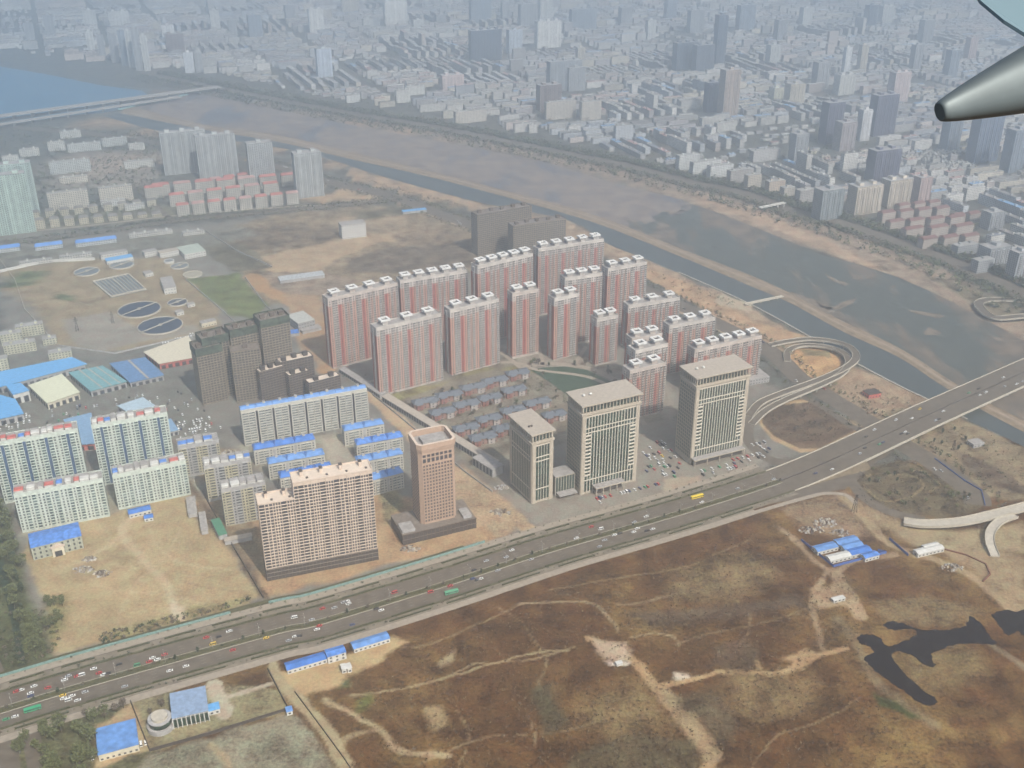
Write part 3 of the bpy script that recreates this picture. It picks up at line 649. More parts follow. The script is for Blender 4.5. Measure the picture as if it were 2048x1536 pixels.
# ---- red and white apartment towers
def red_tower(FL, FR, base, n, label, d=15, h=None):
    s = Bld('apartment_tower', FL, FR, base, h, d, label=label, cat='apartment tower', group='red and white apartment towers of one estate')
    pr_ = random.Random(int(FL[0])); white = pr_.choice(WH); pink = pr_.choice(PN)
    body(s, white, greyroof, par=1.2)
    zt = s.H-10.5; fh = 2.9; z0 = (s.H-2) % fh+1; rb_ = dict(c=white, e=.3, par=.36)
    unit = [('P', 4.2, dict(c=pink, zt=zt)), ('B', 3.6, rb_), ('B', 3.6, rb_), ('P', 4.4, dict(c=brick, zt=zt)), ('P', 3.2, dict(c=pink, zt=zt)), ('B', 3.6, rb_), ('P', 2.6, dict(c=pink, zt=zt)), ('B', 3.6, rb_)]
    pat = unit*max(1, round(s.W/27.0)) if s.W > 40 else [('P', 3.4, dict(c=pink, zt=zt)), ('B', 3.6, rb_), ('B', 3.6, rb_), ('P', 4.0, dict(c=brick, zt=zt)), ('P', 3.0, dict(c=pink, zt=zt)), ('B', 3.6, rb_), ('B', 3.6, rb_), ('P', 3.2, dict(c=pink, zt=zt))]
    z1 = z0+fh*int((s.H-2-z0)/fh)
    columns(s, 'f', z0, z1, fh, pat); columns(s, 'b', z0, z1, fh, [('P', 3, dict(c=brick, zt=zt))]*1+[('W', 6, dict(n=2)), ('P', 3, dict(c=pink, zt=zt))]*max(2, round(s.W/14)))
    sd = [('P', 4.2, dict(c=brick, zt=zt, win=False)), ('B', 3.4, dict(out=.8, c=white)), ('P', 2.2, dict(c=pink, zt=zt)), ('P', 4.2, dict(c=brick, zt=zt, win=False))]
    columns(s, 'l', z0, z1, fh, sd); columns(s, 'r', z0, z1, fh, sd[::-1])
    s.windows(gl, indiv=INDIV_RED, cap=100)
    # curved crown trims and pavilions
    for i in range(n):
        x = s.W*(i+.5)/n; y = s.D*.5; mb = MB()
        mb.box(x-3.2, x+3.2, y-3, y+3, s.H-1.3, s.H+3.6, white); pv_ = s.part('roof_pavilion', mb); mb = MB()
        z = s.H+3.61
        for b in ((x-5.8, x+5.8, y-5, y-3.2), (x-5.8, x+5.8, y+3.2, y+5), (x-5.8, x-3.2, y-3.2, y+3.2), (x+3.2, x+5.8, y-3.2, y+3.2)): mb.box(*b, z, z+2.0, whitet)
        mb.box(x-3.2, x+3.2, y-3.2, y+3.2, z, z+.3, darkw)
        mb.build('rim', pv_)
    return s
INDIV_RED = True
RT = [
 ((655,597),(795,565),738,4,'red and white tower with four roof pavilions at the western rear corner of the estate'),
 ((800,561),(935,539),700,5,'red and white tower with five roof pavilions, second along the estate\'s rear row'),
 ((752,656),(882,626),793,3,'red and white tower with three widely spaced pavilions beside the blue-roofed long block'),
 ((900,620),(998,597),752,3,'red and white tower with three pavilions directly behind the slate-roofed villas'),
 ((955,532),(1066,506),690,5,'red and white tower with five pavilions in front of the brown unfinished slabs'),
 ((1077,498),(1208,477),632,5,'red and white tower with five pavilions beside the canal, farthest back of the estate'),
 ((1025,587),(1078,577),718,2,'slim two-pavilion red and white tower, first of three north of the oval lawn'),
 ((1130,556),(1205,545),693,3,'red and white tower with three pavilions between two slim towers and the rear row'),
 ((1109,597),(1159,586),721,2,'slim two-pavilion red and white tower, middle of three north of the oval lawn'),
 ((1216,537),(1294,523),660,3,'red and white tower with three pavilions nearest the sandy canal bank park'),
 ((1194,638),(1237,629),732,2,'shortest slim two-pavilion red and white tower, right beside the oval lawn\'s eastern end'),
 ((1257,611),(1360,594),700,3,'dull pink-grey tower with faded pavilions behind the shortest slim tower'),
 ((1339,651),(1431,634),750,3,'red and white tower with three pavilions standing behind the eastern glass office tower'),
 ((1390,699),(1524,670),790,5,'wide red and white tower with five pavilions just behind the eastern office tower\'s roof'),
 ((1264,677),(1325,666),790,2,'two-pavilion tower hidden most, rearmost of three staggered towers behind the central office tower'),
 ((1271,701),(1336,686),815,2,'two-pavilion tower in the middle of three staggered towers behind the central office tower'),
 ((1260,741),(1332,724),842,2,'two-pavilion tower, frontmost of three staggered towers, rising behind the central office tower'),
]
for FL, FR, b_, n_, lb in RT: red_tower(FL, FR, b_, n_, lb)

# ---- unfinished concrete frames
def frame_bldg(FL, FR, base, label, d=16, h=None, wall=brownc, net=False, n=3, slab=None, fh=3.0, cat='unfinished tower'):
    s = Bld('unfinished_building', FL, FR, base, h, d, label=label, cat=cat, group='unfinished buildings')
    top_ = concrete if slab is None else mat('cream_roof', (.60, .50, .40), var=.08); slab = slab or mat('pale_floor_slab', (.27, .22, .16), var=.3)
    body(s, wall, top_, par=.8)
    for side in 'flrb':
        L = s.L(side); T = s.T(side); nb = max(2, round(L/3.6)); wdt = L/nb
        mb = MB(); z = 1
        while z < s.H-1: abox(mb, T, 0, L, 0, .5, z, z+.75, slab); z += fh
        s.part('floor_slab', mb)
        mb = MB()
        for i in range(nb+1): abox(mb, T, max(0, i*wdt-.35), min(L, i*wdt+.35), 0, .42, 0, s.H-.9, slab)
        s.part('column', mb)
        z = 1.75; 
        while z < s.H-2:
            for i in range(nb):
                s.win(side, (i+.5)*wdt, z, wdt-1.0, fh-1.15, 0, T)
            z += fh
    s.windows(dark, indiv=True, name='window_opening', cap=60)
    if net:
        mb = MB(); h0 = s.H-7.5
        for side in 'flrb': abox(mb, s.T(side), -.9, s.L(side)+.9, .75, .9, h0, s.H+1.8, mesh_net)
        s.part('scaffold_net', mb)
        for i in range(9):
            mb = MB(); x = s.W*(i+.5)/9; y = s.D*R.uniform(.05, .9); mb.box(x-.35, x+.35, y, y+.7, s.H-1, s.H+R.uniform(2, 4.5), concrete); s.part('rebar_post', mb)
    roofbits(s, n, wall, True)
    return s
frame_bldg((404,680),(455,668),802,'unfinished tower squeezed between the netted wide slab and the narrow tower',net=True,d=20,n=2)
frame_bldg((460,663),(516,651),792,'unfinished netted tower directly behind the one with the orange-brown top',net=True,d=18,n=2)
frame_bldg((521,644),(577,632),786,'rightmost unfinished netted tower, behind the stepped dark shells',net=True,d=22)
frame_bldg((392,701),(442,690),811,'narrow unfinished concrete tower left of its cluster, netting on its upper floors',net=True,d=22)
frame_bldg((462,704),(519,696),805,'unfinished tower with an orange-brown topmost floor and a single roof room',n=1,d=18)
frame_bldg((519,744),(567,731),806,'dark brown stepped apartment shell with pale roof, joined left of two lower shells',slab=mat('brown_floor_slab', (.17, .13, .10), var=.3), wall=darkw,n=3,d=14)
frame_bldg((560,725),(626,711),790,'dark brown apartment shell with pale roof, behind and above the stepped shells',slab=mat('brown_floor_slab', (.17, .13, .10), var=.3), wall=darkw,n=3,d=14)
frame_bldg((578,751),(618,740),800,'small dark brown shell with pale roof between two other brown shells',slab=mat('brown_floor_slab', (.17, .13, .10), var=.3), wall=darkw,n=2,d=12)
frame_bldg((618,766),(680,750),806,'lowest dark brown shell with pale roof behind the blue-roofed long block',slab=mat('brown_floor_slab', (.17, .13, .10), var=.3), wall=darkw,n=2,d=12)
frame_bldg((955,430),(1063,411),513,'grey-brown unfinished slab beside the canal, taller of two',wall=brownc,n=5,d=20)
frame_bldg((1027,452),(1132,437),525,'grey-brown unfinished slab beside the canal, lower of two',wall=brownc,n=5,d=20)

# ---- pale apartment slabs with red roof gardens
def pale_block(FL, FR, base, label, unit, nu, d=16, h=None, wall=whiteg, tops=True, cols=(redroof, white, blueroof), group='pale apartment blocks with coloured roof rooms', fh=2.95):
    s = Bld('apartment_block', FL, FR, base, h, d, label=label, cat='apartment block', group=group)
    body(s, wall, greyroof); z0 = (s.H-1.5) % fh+.3; z1 = z0+fh*int((s.H-1.5-z0)/fh)
    columns(s, 'f', z0, z1, fh, unit*nu); columns(s, 'b', z0, z1, fh, unit*nu)
    for q in 'lr': columns(s, q, z0, z1, fh, [('W', 5, dict(n=1, w=1.2))]*2)
    s.windows(gl, indiv=True)
    if tops:
        r = random.Random(int(FL[0]*3)); x = 1.0
        while x < s.W-5:
            w = r.uniform(4, 8); mb = MB(); y0 = r.uniform(1, 3); y1 = s.D-r.uniform(1, 4); hh = r.uniform(1.6, 3.2); c = r.choice((cols[0], cols[0])+cols+(white, white))
            mb.box(x, min(x+w, s.W-.5), y0, y1, s.H-1.1, s.H-1+hh, white, greyroof)
            if r.random() < .75: mb.frustum(x-.4, min(x+w, s.W-.5)+.4, y0-.5, y1*.6, s.H-1+hh, s.H-.2+hh, .8, .8, c)
            s.part('roof_room', mb); x += w+r.uniform(.5, 3)
    return s
gB = dict(c=whiteg, e=.25, out=1.0, par=.3, glass=glass('teal_balcony_glass', (.03, .05, .055), (.16, .22, .21)))
u1 = [('W', 3, dict(n=1, w=1.6)), ('B', 4.5, gB), ('R', 2.6, dict(c=mat('blue_recess', (.05, .09, .17), var=.2))), ('B', 4.5, gB), ('W', 3, dict(n=1, w=1.6)), ('F', .8, dict(c=whiteg))]
u2 = [('W', 6.4, dict(n=2, w=1.5)), ('B', 4.0, gB), ('W', 3.2, dict(n=1, w=1.3)), ('B', 4.0, gB), ('F', .6, dict(c=whiteg))]
pale_block((-20,887),(155,856),1008,'tall green-cast white apartment block, left of the rear pair, behind the school-like hall',u1,4)
pale_block((182,850),(334,824),972,'tall green-cast white apartment block with red roof rooms, right of the rear pair',u1,4)
pale_block((26,988),(205,956),1066,'lower white apartment block with small square windows behind the blue-roofed hall',u2,4)
pale_block((224,950),(371,920),1020,'lower white apartment block behind the small blue-roofed sheds on the sandy lot',u2,4)
yB = dict(c=yellowt, e=.25, out=1.0)
u3 = [('P', 2.4, dict(c=yellowt)), ('B', 4.5, yB), ('W', 3, dict(n=1)), ('B', 4.5, dict(c=greyw, out=.9)), ('P', 2.4, dict(c=yellowt))]
pale_block((355,893),(437,879),956,'yellowish apartment block beside the car market, rearmost of three',u3,2,wall=greyw,cols=(blueroof,),group='yellowish apartment blocks')
pale_block((407,932),(501,916),1004,'yellowish apartment block with a blue tank on its roof corner, middle of three',u3,2,wall=greyw,cols=(blueroof,),group='yellowish apartment blocks')
pale_block((442,979),(530,962),1053,'yellowish apartment block directly behind the big beige tower block, frontmost of three',u3,2,wall=greyw,cols=(greyroof,),group='yellowish apartment blocks')

# ---- blue roofed blocks
def blue_block(FL, FR, base, label, n, h=None, d=12, tall=False, group=None):
    s = Bld('apartment_block', FL, FR, base, h, d, label=label, cat='apartment block', group=group)
    blueroof = random.Random(int(FL[0]*2)).choice(BLS); wl = mat('warm_white_wall', (0.46, 0.44, 0.38), var=.12); body(s, wl, wl, par=.3)
    ub = dict(c=wl, out=1.0, e=.2, par=.45, glass=glass('dull_glass', (.06, .075, .08), (.22, .25, .24)))
    un = [('F', .7, dict(c=wl, out=1.5)), ('B', 6, ub), ('B', 6, ub), ('F', .7, dict(c=wl, out=1.5)), ('R', 2.0, dict(c=dark, bars=darkw))] if tall else [('W', 3, dict(n=1, w=1.4)), ('B', 3.6, ub), ('B', 3.6, ub), ('W', 3, dict(n=1, w=1.4)), ('R', 1.6, dict(c=greyw))]
    z0 = .6; fh = 2.9; z1 = z0+fh*int((s.H-1.2)/fh); pt = (un*n)[:-1]
    columns(s, 'f', z0, z1, fh, pt); columns(s, 'b', z0, z1, fh, [('W', 6, dict(n=2))]*n)
    for q in 'lr': columns(s, q, z0, z1, fh, [('W', 5, dict(n=1, w=1.2))]*2)
    s.windows(gl, indiv=True, cap=60)
    for i in range(n):
        x0, x1 = s.W*i/n+.6, s.W*(i+1)/n-.6; mb = MB()
        if tall:
            mb.frustum(x0-.6, x1+.6, 2.2, s.D-1, s.H-.3, s.H+1.8, .3, 2.0, blueroof)
        else: mb.frustum(x0-.8, x1+.8, -1.2, s.D+1.2, s.H-.3, s.H+2.4, 2.2, 4.5, blueroof)
        s.part('roof', mb)
        mb = MB(); xx = (x0+x1)/2; mb.box(xx-1.3, xx+1.3, s.D*.45, s.D*.8, s.H-.2, s.H+3.4, wl, greyroof); s.part('roof_room', mb)
    return s
blue_block((481,822),(734,777),893,'long pale apartment block of eight bays under a thin bright blue roof',8,tall=True,d=11)
gb = 'low apartment blocks under bright blue roofs'
for FL, FR, n_, lb in [((507,899),(630,877),3,'low blue-roofed block, rear of the left row, facing the long block'), ((536,927),(649,907),3,'low blue-roofed block, middle of the left row'), ((560,955),(665,934),3,'low blue-roofed block peeking from behind the beige tower block'),
  ((688,861),(768,846),2,'low blue-roofed block, rearmost of the right row'), ((713,889),(806,872),3,'low blue-roofed block, second of the right row'), ((715,924),(806,906),3,'low blue-roofed block, third of the right row'), ((744,959),(807,943),2,'low blue-roofed block, front of the right row beside the pink tower')]:
    blue_block(FL, FR, None, lb, n_, h=18.5, d=11, group=gb)

# ---- beige tower block (two heights, dark unfinished base)
def beige_block():
    h1 = hgt(1009, 1162); a = P(516, 1009, h1); h2 = 92.0; b1 = P(586, 974, h2); c = P(744, 938, h2)
    s = Bld('apartment_tower', (516, 1009), (577, 994), None, h1, 17, ang=math.atan2(c.y-a.y, c.x-a.x), label='large beige apartment tower block with a lower left wing and a dark unfinished base', cat='apartment tower')
    total = (Vector((c.x, c.y))-Vector((a.x, a.y))).length; w1 = (Vector((b1.x, b1.y))-Vector((a.x, a.y))).length
    s.W = total
    for x0, x1, hh, nm in ((0, w1, h1, 'lower_wing'), (w1, total, h2, 'main_wing')):
        mb = MB(); mb.box(x0, x1, 0, 17, 12, hh-1, beige, mat('cream_roof', (.60, .50, .40), var=.08))
        for q in ((x0-.3, x1+.3, -.5, .4), (x0-.3, x1+.3, 16.6, 17.3), (x0-.3, x0+.3, .4, 16.6), (x1-.3, x1+.3, .4, 16.6)): mb.box(*q, hh-1.02, hh+.1, beige)
        s.part(nm, mb)
        T = lambda u, o, z, x0=x0: (x0+u, -o, z); L = x1-x0; fh = 3.02
        pat = [('S', 4.2), ('D', 5.4), ('T', 5.4), ('S', 4.4), ('T', 5.4)]*(1 if nm[0] == 'l' else 2)
        if nm[0] == 'm': pat = [('S', 3)]+pat+[('S', 3)]
        k = L/sum(p[1] for p in pat); u = 0
        for kd, w in pat:
            w *= k; mb = MB(); abox(mb, T, u-.2, u+.25, 0, .75, 12, hh-2, beige); s.part('pilaster', mb)
            z = 12.3
            mbs = MB()
            while z+fh < hh-1.2:
                if kd == 'S':
                    s.win('f', u+w/2, z+.5, w-.7, 2.45, 0, T); abox(mbs, T, u+.3, u+w-.1, 0, .9, z+.05, z+.45, beige)
                else:
                    n = 3 if kd == 'T' else 2; ww = 1.45 if kd == 'T' else 2.3
                    for j in range(n): s.win('f', u+w*(j+.5)/n+.05, z+.5, ww, 2.25, 0, T)
                    abox(mbs, T, u+.3, u+w-.1, 0, .3, z-.35, z+.2, beige)
                z += fh
            s.part('balcony_stack' if kd == 'S' else 'spandrel', mbs); u += w
        for i in range(2 if nm[0] == 'l' else 4):
            mb = MB(); x = x0+(x1-x0)*(i+.5)/(2 if nm[0] == 'l' else 4); mb.box(x-1.2, x+1.2, 9, 12.5, hh-1.1, hh+3.5, beige); mb.box(x-1.5, x+1.5, 8.7, 12.8, hh+3.5, hh+3.9, darkw); s.part('stair_head', mb)
            mb = MB(); mb.box(x+3.2, x+5, 4, 6, hh-1.1, hh-.2, darkw); s.part('roof_hatch', mb)
    for z in np.arange(14, h1-4, 3.02):
        for u in (5, 12): s.win('l', u, z, 1.0, 1.4, 0, s.T('l', D=17))
    mb = MB(); mb.box(-.4, total+.4, -.6, 17.5, 0, 12, darkw); s.part('unfinished_base', mb)
    mb = MB()
    for i in range(int(total/3)): mb.box(i*3, i*3+.3, -1.0, -.6, 0, 12.6, concrete)
    [mb.box(-.4, total+.4, -1.2, -.6, zz, zz+.35, concrete) for zz in (3.8, 7.8, 11.4)]; s.part('scaffold', mb)
    s.D = 17; s.windows(dark, indiv=True, cap=100)
beige_block()

# ---- pink tower with open octagonal crown and dark podium
def pink_tower():
    hh = 92.0; a = P(836.5, 893, hh); c = P(908, 878, hh); s = Bld('office_tower', (836.5, 893), (908, 878), None, hh, 26, label='pinkish stone office tower with an open octagonal roof parapet above a dark podium', cat='office tower')
    W_, D = s.W+1, 27.0; ch = 3.0
    def octo(e, W=W_, D=D): return [(ch-e*.4, -e), (W-ch+e*.4, -e), (W+e, ch-e*.4), (W+e, D-ch+e*.4), (W-ch+e*.4, D+e), (ch-e*.4, D+e), (-e, D-ch+e*.4), (-e, ch-e*.4)]
    mb = MB(); mb.prism(octo(0), 10, hh-5, pinkst, greyroof); s.part('wall', mb)
    mb = MB(); o1, o2, o3 = octo(1.2), octo(-1.2), octo(0.3)
    n = 8
    for i in range(n):
        j = (i+1) % n; A = lambda p, z: (p[0], p[1], z)
        mb.quad(A(o3[i], hh-8), A(o3[j], hh-8), A(o1[j], hh-4), A(o1[i], hh-4), pinkst)
        mb.quad(A(o1[i], hh-4), A(o1[j], hh-4), A(o1[j], hh+.5), A(o1[i], hh+.5), pinkst); mb.quad(A(o1[i], hh+.5), A(o1[j], hh+.5), A(o2[j], hh+.5), A(o2[i], hh+.5), beige)
        mb.quad(A(o2[j], hh-4.9), A(o2[i], hh-4.9), A(o2[i], hh+.5), A(o2[j], hh+.5), pinkst)
    s.part('crown_parapet', mb)
    mb = MB(); mb.box(7, W_-7, 8, D-7, hh-5.1, hh-1.5, greyw, greyroof); s.part('plant_room', mb)
    T = lambda u, o, z: (ch+u, -o, z); L = W_-2*ch; nf = 18; fz = (hh-32)/nf
    mbp = MB()
    for i in range(10):
        for k in range(nf): s.win('f', L*(i+.5)/10, 12+k*fz+.9, L/10-1.2, 1.9, 0, T)
    for i in range(7): s.win('f', L*(i+.5)/7, hh-18, L/7-1.2, 4.0, 0, T); s.win('f', L*(i+.5)/7, hh-12.6, L/7-1.2, 2.6, 0, T)
    for i in range(11): mb = MB(); abox(mb, T, L*i/10-.25, L*i/10+.25, 0, .35, 10, hh-19.5, pinkst); s.part('pilaster', mb)
    TL = lambda u, o, z: (-o, D-ch-u, z); LL = D-2*ch
    for i in range(6):
        for k in range(nf+2): s.win('l', LL*(i+.5)/6, 12+k*fz+.9, 1.1, 1.6, 0, TL)
    TR = lambda u, o, z: (W_+o, ch+u, z)
    for i in range(6):
        for k in range(nf+2): s.win('r', LL*(i+.5)/6, 12+k*fz+.9, 1.1, 1.6, 0, TR)
    s.windows(dark, indiv=True)
    mb = MB(); mb.box(-21, W_+15, -9, D-1, 0, 10.5, darkw, concrete)
    for i in range(19): mb.box(-21+i*3.8, -20.6+i*3.8, -9.5, -9, 0, 11.5, brownc)
    mb.box(-21.5, W_+15.5, -9.6, -9, 5, 5.5, brownc); mb.box(-21.5, W_+15.5, -9.6, -9, 10.3, 11, brownc)
    s.part('podium', mb)
    for k, (x0, x1, z) in enumerate(((-20, -8, 2), (W_+4, W_+12, 2.5))): mb = MB(); mb.box(x0, x1, -6, 8, 10.4, 10.5+z, greyw, greyroof); s.part('podium_roof_room', mb)
pink_tower()

# ---- stone and green glass office towers
def office_tower(FL, FR, BL, base, label, narrow=False, canopy=None, ang=None):
    h = hgt(FL[1], base); d = (P(*BL, h)-P(*FL, h)).length
    s = Bld('office_tower', FL, FR, None, h, d, ang=ang, label=label, cat='office tower', group='stone office towers with green glass and overhanging roofs')
    W, D, Hh = s.W, s.D, s.H; e = 1.3; s.W = W-2*e; s.D = D-2*e
    root2 = s.root; c, sn = math.cos(s.ang), math.sin(s.ang); root2.location += Vector((c*e-sn*e, sn*e+c*e, 0)); W, D = s.W, s.D
    zl = Hh-11
    mb = MB(); mb.box(0, W, 0, D, 0, zl, office); s.part('wall', mb)
    mb = MB(); mb.box(-e, W+e, -e, D+e, zl, zl+1.8, office); s.part('ledge', mb)
    mb = MB(); mb.box(1.5, W-1.5, 1.5, D-1.5, zl+1.8, Hh-1.4, glg); s.part('attic_glass', mb)
    mb = MB(); mb.box(-e-.6, W+e+.6, -e-.6, D+e+.6, Hh-1.4, Hh, office, tanroof); s.part('roof_slab', mb)
    for q in 'flrb':
        L = s.L(q); T = s.T(q); n = max(5, round(L/3.6)); 
        for i in range(n+1):
            mb = MB(); u = (L-.8)*i/n; abox(mb, T, u, u+.8, -1.3, -.1, zl+1.8, Hh-1.4, office); s.part('attic_column', mb)
    def curtain(q, slat):
        L = s.L(q); T = s.T(q); p = 3.6; zt = zl-2.2
        mb = MB(); abox(mb, T, p, L-p, 0, .12, 2.5, zt, glg); s.part('curtain_glass', mb)
        n = max(4, round((L-2*p)/3.1)); wd = (L-2*p)/n
        for i in range(n+1):
            mb = MB(); u = p+i*wd; z0 = 0.5
            abox(mb, T, u-(.24 if narrow else .36), u+(.24 if narrow else .36), .12, .35 if narrow else .5, z0, zt, mullm); s.part('mullion', mb)
        for z in (zt-.6, zt-13, zt-17.5, 14.5):
            mb = MB(); abox(mb, T, p, L-p, .12, .45, z, z+.9, mullm); s.part('transom', mb)
        if slat:
            for a in (p, L-p-2*wd):
                mb = MB(); z = 20
                abox(mb, T, a+wd-.4, a+wd+.4, .5, .6, 20, zt-20, glg)
                while z < zt-19: abox(mb, T, a, a+2*wd, .12, .75, z, z+1.4, mullm); z += 3.9
                s.part('sunshade_stack', mb)
        for a, b2 in ((0, p), (L-p, L)):
            mb = MB(); abox(mb, T, a, b2, 0, .7, 0, zl, office); s.part('corner_pier', mb)
    if narrow:
        curtain('l', False); curtain('f', False); curtain('b', False); curtain('r', False)
    else:
        curtain('f', True); curtain('b', True)
        for q in 'lr':
            L = s.L(q); T = s.T(q); n = max(4, round(L/3.4))
            for i in range(n):
                z = 6
                while z < zl-4: s.win(q, L*(i+.5)/n, z, 2.2, 2.7, 0, T); z += 3.9
            for k in range(2): mb = MB(); abox(mb, T, (L-.8)*k, (L-.8)*k+.8, 0, .5, 0, zl, office); s.part('corner_pier', mb)
        s.windows(glg, indiv=True)
    for i in range(2):
        mb = MB(); x = W*(.15+.12*i); 
        if narrow: mb.box(x, x+1.5, D*.3, D*.3+1.5, Hh, Hh+1.6, darkw); s.part('roof_vent', mb)
        else:
            sp = MB(); r_ = 1.6
            for a in range(8):
                for b3 in range(4):
                    f = lambda aa, bb: (x+r_*math.cos(aa*math.pi/4)*math.cos(bb*math.pi/8), D*.55+r_*math.sin(aa*math.pi/4)*math.cos(bb*math.pi/8), Hh+1.0+r_*math.sin(bb*math.pi/8))
                    sp.quad(f(a, b3), f(a+1, b3), f(a+1, b3+1), f(a, b3+1), white)
            sp.box(x-.4, x+.4, D*.55-.4, D*.55+.4, Hh, Hh+1.1, greyw); s.part('antenna_dome', sp)
    if canopy:
        u0, u1, hh, out = canopy; mb = MB(); mb.box(u0*W, u1*W, -out, -1.2, hh-1.2, hh, office, greyroof)
        for k in range(5): x = u0*W+.6+(u1*W-u0*W-1.8)*k/4; mb.box(x, x+.7, -out+.5, -out+1.2, 0, hh-1.2, office)
        s.part('entrance_canopy', mb); mb = MB(); mb.box(u0*W+1, u1*W-1, -out*.5, -1.15, 0, hh-1.2, darkw); s.part('lobby', mb)
    return s
g1 = office_tower((1064,871),(1112,860),(1010,831),1010,'narrowest stone office tower, joined by a glass link to a taller one',narrow=True,ang=math.radians(28.5))
g2 = office_tower((1165,813),(1285,786),(1134,784),992,'central stone and green glass office tower with two white roof domes',canopy=(.2,.72,9,9))
g3 = office_tower((1394,757),(1505,733),(1363,731),930,'eastern stone and green glass office tower beside the interchange',canopy=(.0,.98,8,8))
def box_bldg(name, FL, FR, h, d, label, cat, wall=greyw, roof=greyroof, group=None, pitch=0.0, over=.3, win=True, wm=None, fh=3.2, ang=None, bay=3.6, wsz=(1.6, 1.4), ground=False, extra=None):
    """low building: FL, FR are the picture points of the front eave"""
    s = Bld(name, FL, FR, None, h, d, ang=ang, label=label, cat=cat, group=group); hh = s.H; roof = random.Random(int(FL[0]*3+FL[1])).choice(BLS) if roof is blueroof else roof
    mb = MB(); mb.box(0, s.W, 0, d, 0, hh, wall, roof); s.part('wall', mb)
    mb = MB()
    if pitch:
        mb2 = MB(); i = 0; x0, x1, y0, y1 = -over, s.W+over, -over, d+over; ym = d/2
        mb2.v = [(x0, y0, hh), (x1, y0, hh), (x1, y1, hh), (x0, y1, hh), (x0, ym, hh+pitch), (x1, ym, hh+pitch)]
        mb2.f = [(0, 1, 5, 4), (2, 3, 4, 5), (3, 0, 4), (1, 2, 5), (3, 2, 1, 0)]; mb2.ms = [roof, wall]; mb2.m = [0, 0, 1, 1, 0]; s.part('roof', mb2)
    else:
        mb.box(-over, s.W+over, -over, d+over, hh+.003, hh+.35, roof); s.part('roof', mb)
    if win:
        nf = max(1, int(hh/fh))
        for q in 'flrb':
            L = s.L(q); n = max(1, int(L/bay))
            for k in range(nf):
                for i in range(n): s.win(q, L*(i+.5)/n, k*hh/nf+.9, wsz[0], min(wsz[1], hh/nf-1.1))
        s.windows(wm or dark, indiv=True)
    if extra: extra(s)
    return s
# link between the two western office towers
def link():
    s = box_bldg('link_building', (1111,955), (1149,946), 21, 16, 'low stone and green glass link between the narrow and the central office tower', 'link building', office, greyroof, win=False)
    n = 7
    mb = MB(); abox(mb, s.T('f'), .3, s.W-.3, 0, .1, 1, 20, glg); s.part('curtain_glass', mb)
    for i in range(n+1): mb = MB(); abox(mb, s.T('f'), s.W*i/n-.2, s.W*i/n+.2, .1, .6, 0, 20.4, mullm); s.part('mullion', mb)
    mb = MB(); mb.box(.5, s.W-.5, -9, -.6, 4, 4.8, greyroof); s.part('porch_roof', mb)
link()

# ---- villas
vill = [(664,1190,820),(805,1150,960),(945,1105,1100),(1075,1065,1225),(1215,1020,1350),(765,1250,920),(905,1205,1060),(1050,1165,1190),(1190,1120,1335),(905,1345,1060),(1040,1290,1190),(1185,1240,1330),(1320,1195,1480),(1000,1400,1165),(1140,1345,1270),(1430,1265,1570)]
vl = ['at the western end of the rear row', 'second of the rear row', 'middle of the rear row', 'fourth of the rear row', 'at the eastern end of the rear row by the lawn', 'at the western end of the second row', 'second of the second row', 'third of the second row', 'at the eastern end of the second row', 'at the western end of the third row', 'second of the third row', 'third of the third row', 'at the eastern end of the third row', 'in the front row close to the garden wall', 'in the front row against the narrow office tower', 'in the gap between the two western office towers']
vbr = mat('villa_brick', (.24, .10, .08), var=.2); vwh = mat('villa_pale_wall', (.40, .36, .33), var=.15)
vw = mat('villa_pink_wall', (0.28, 0.17, 0.14), var=.2)
for (x, y, x2), lb in zip(vill, vl):
    fx = lambda X, Y: (600+X/2.926, 400+Y/2.926)
    s = Bld('villa', fx(x+6, y+6), fx(x2-4, y-18), None, 8.0, 11, ang=math.radians(24), label='slate-roofed pinkish villa '+lb, cat='villa', group='slate-roofed villas')
    W_ = s.W
    mb = MB(); mb.box(0, W_, 0, 11, 0, 7.6, vw); mb.box(W_*.08, W_*.32, -2.2, 0, 0, 6.8, vbr); mb.box(W_*.62, W_*.88, -2.2, 0, 0, 6.8, vwh); s.part('wall', mb)
    mb = MB(); mb.frustum(-.9, W_*.55, -1, 12, 7.6, 10.4, 4, 5.6, slateblue); s.part('roof', mb)
    mb = MB(); mb.frustum(W_*.42, W_+.9, -1.4, 12.2, 7.4, 9.9, 4, 5.6, slateblue); s.part('roof', mb)
    mb = MB(); mb.frustum(W_*.05, W_*.35, -3, 3, 6.8, 8.3, 1.5, 2, slateblue); mb.frustum(W_*.59, W_*.91, -3, 3, 6.8, 8.3, 1.5, 2, slateblue); s.part('porch_roof', mb)
    for z in (1, 4.2):
        for u in (.2, .45, .75, .95): s.win('f', W_*u*.98, z, 1.5, 1.6, 2.2 if u in (.2, .75) else 0)
        for u in (3, 8): s.win('l', u, z, 1.2, 1.5)
    s.windows(gl)
    mb = MB(); mb.box(W_*.3, W_*.3+.8, 6, 6.8, 9, 11.2, brick); s.part('chimney', mb)

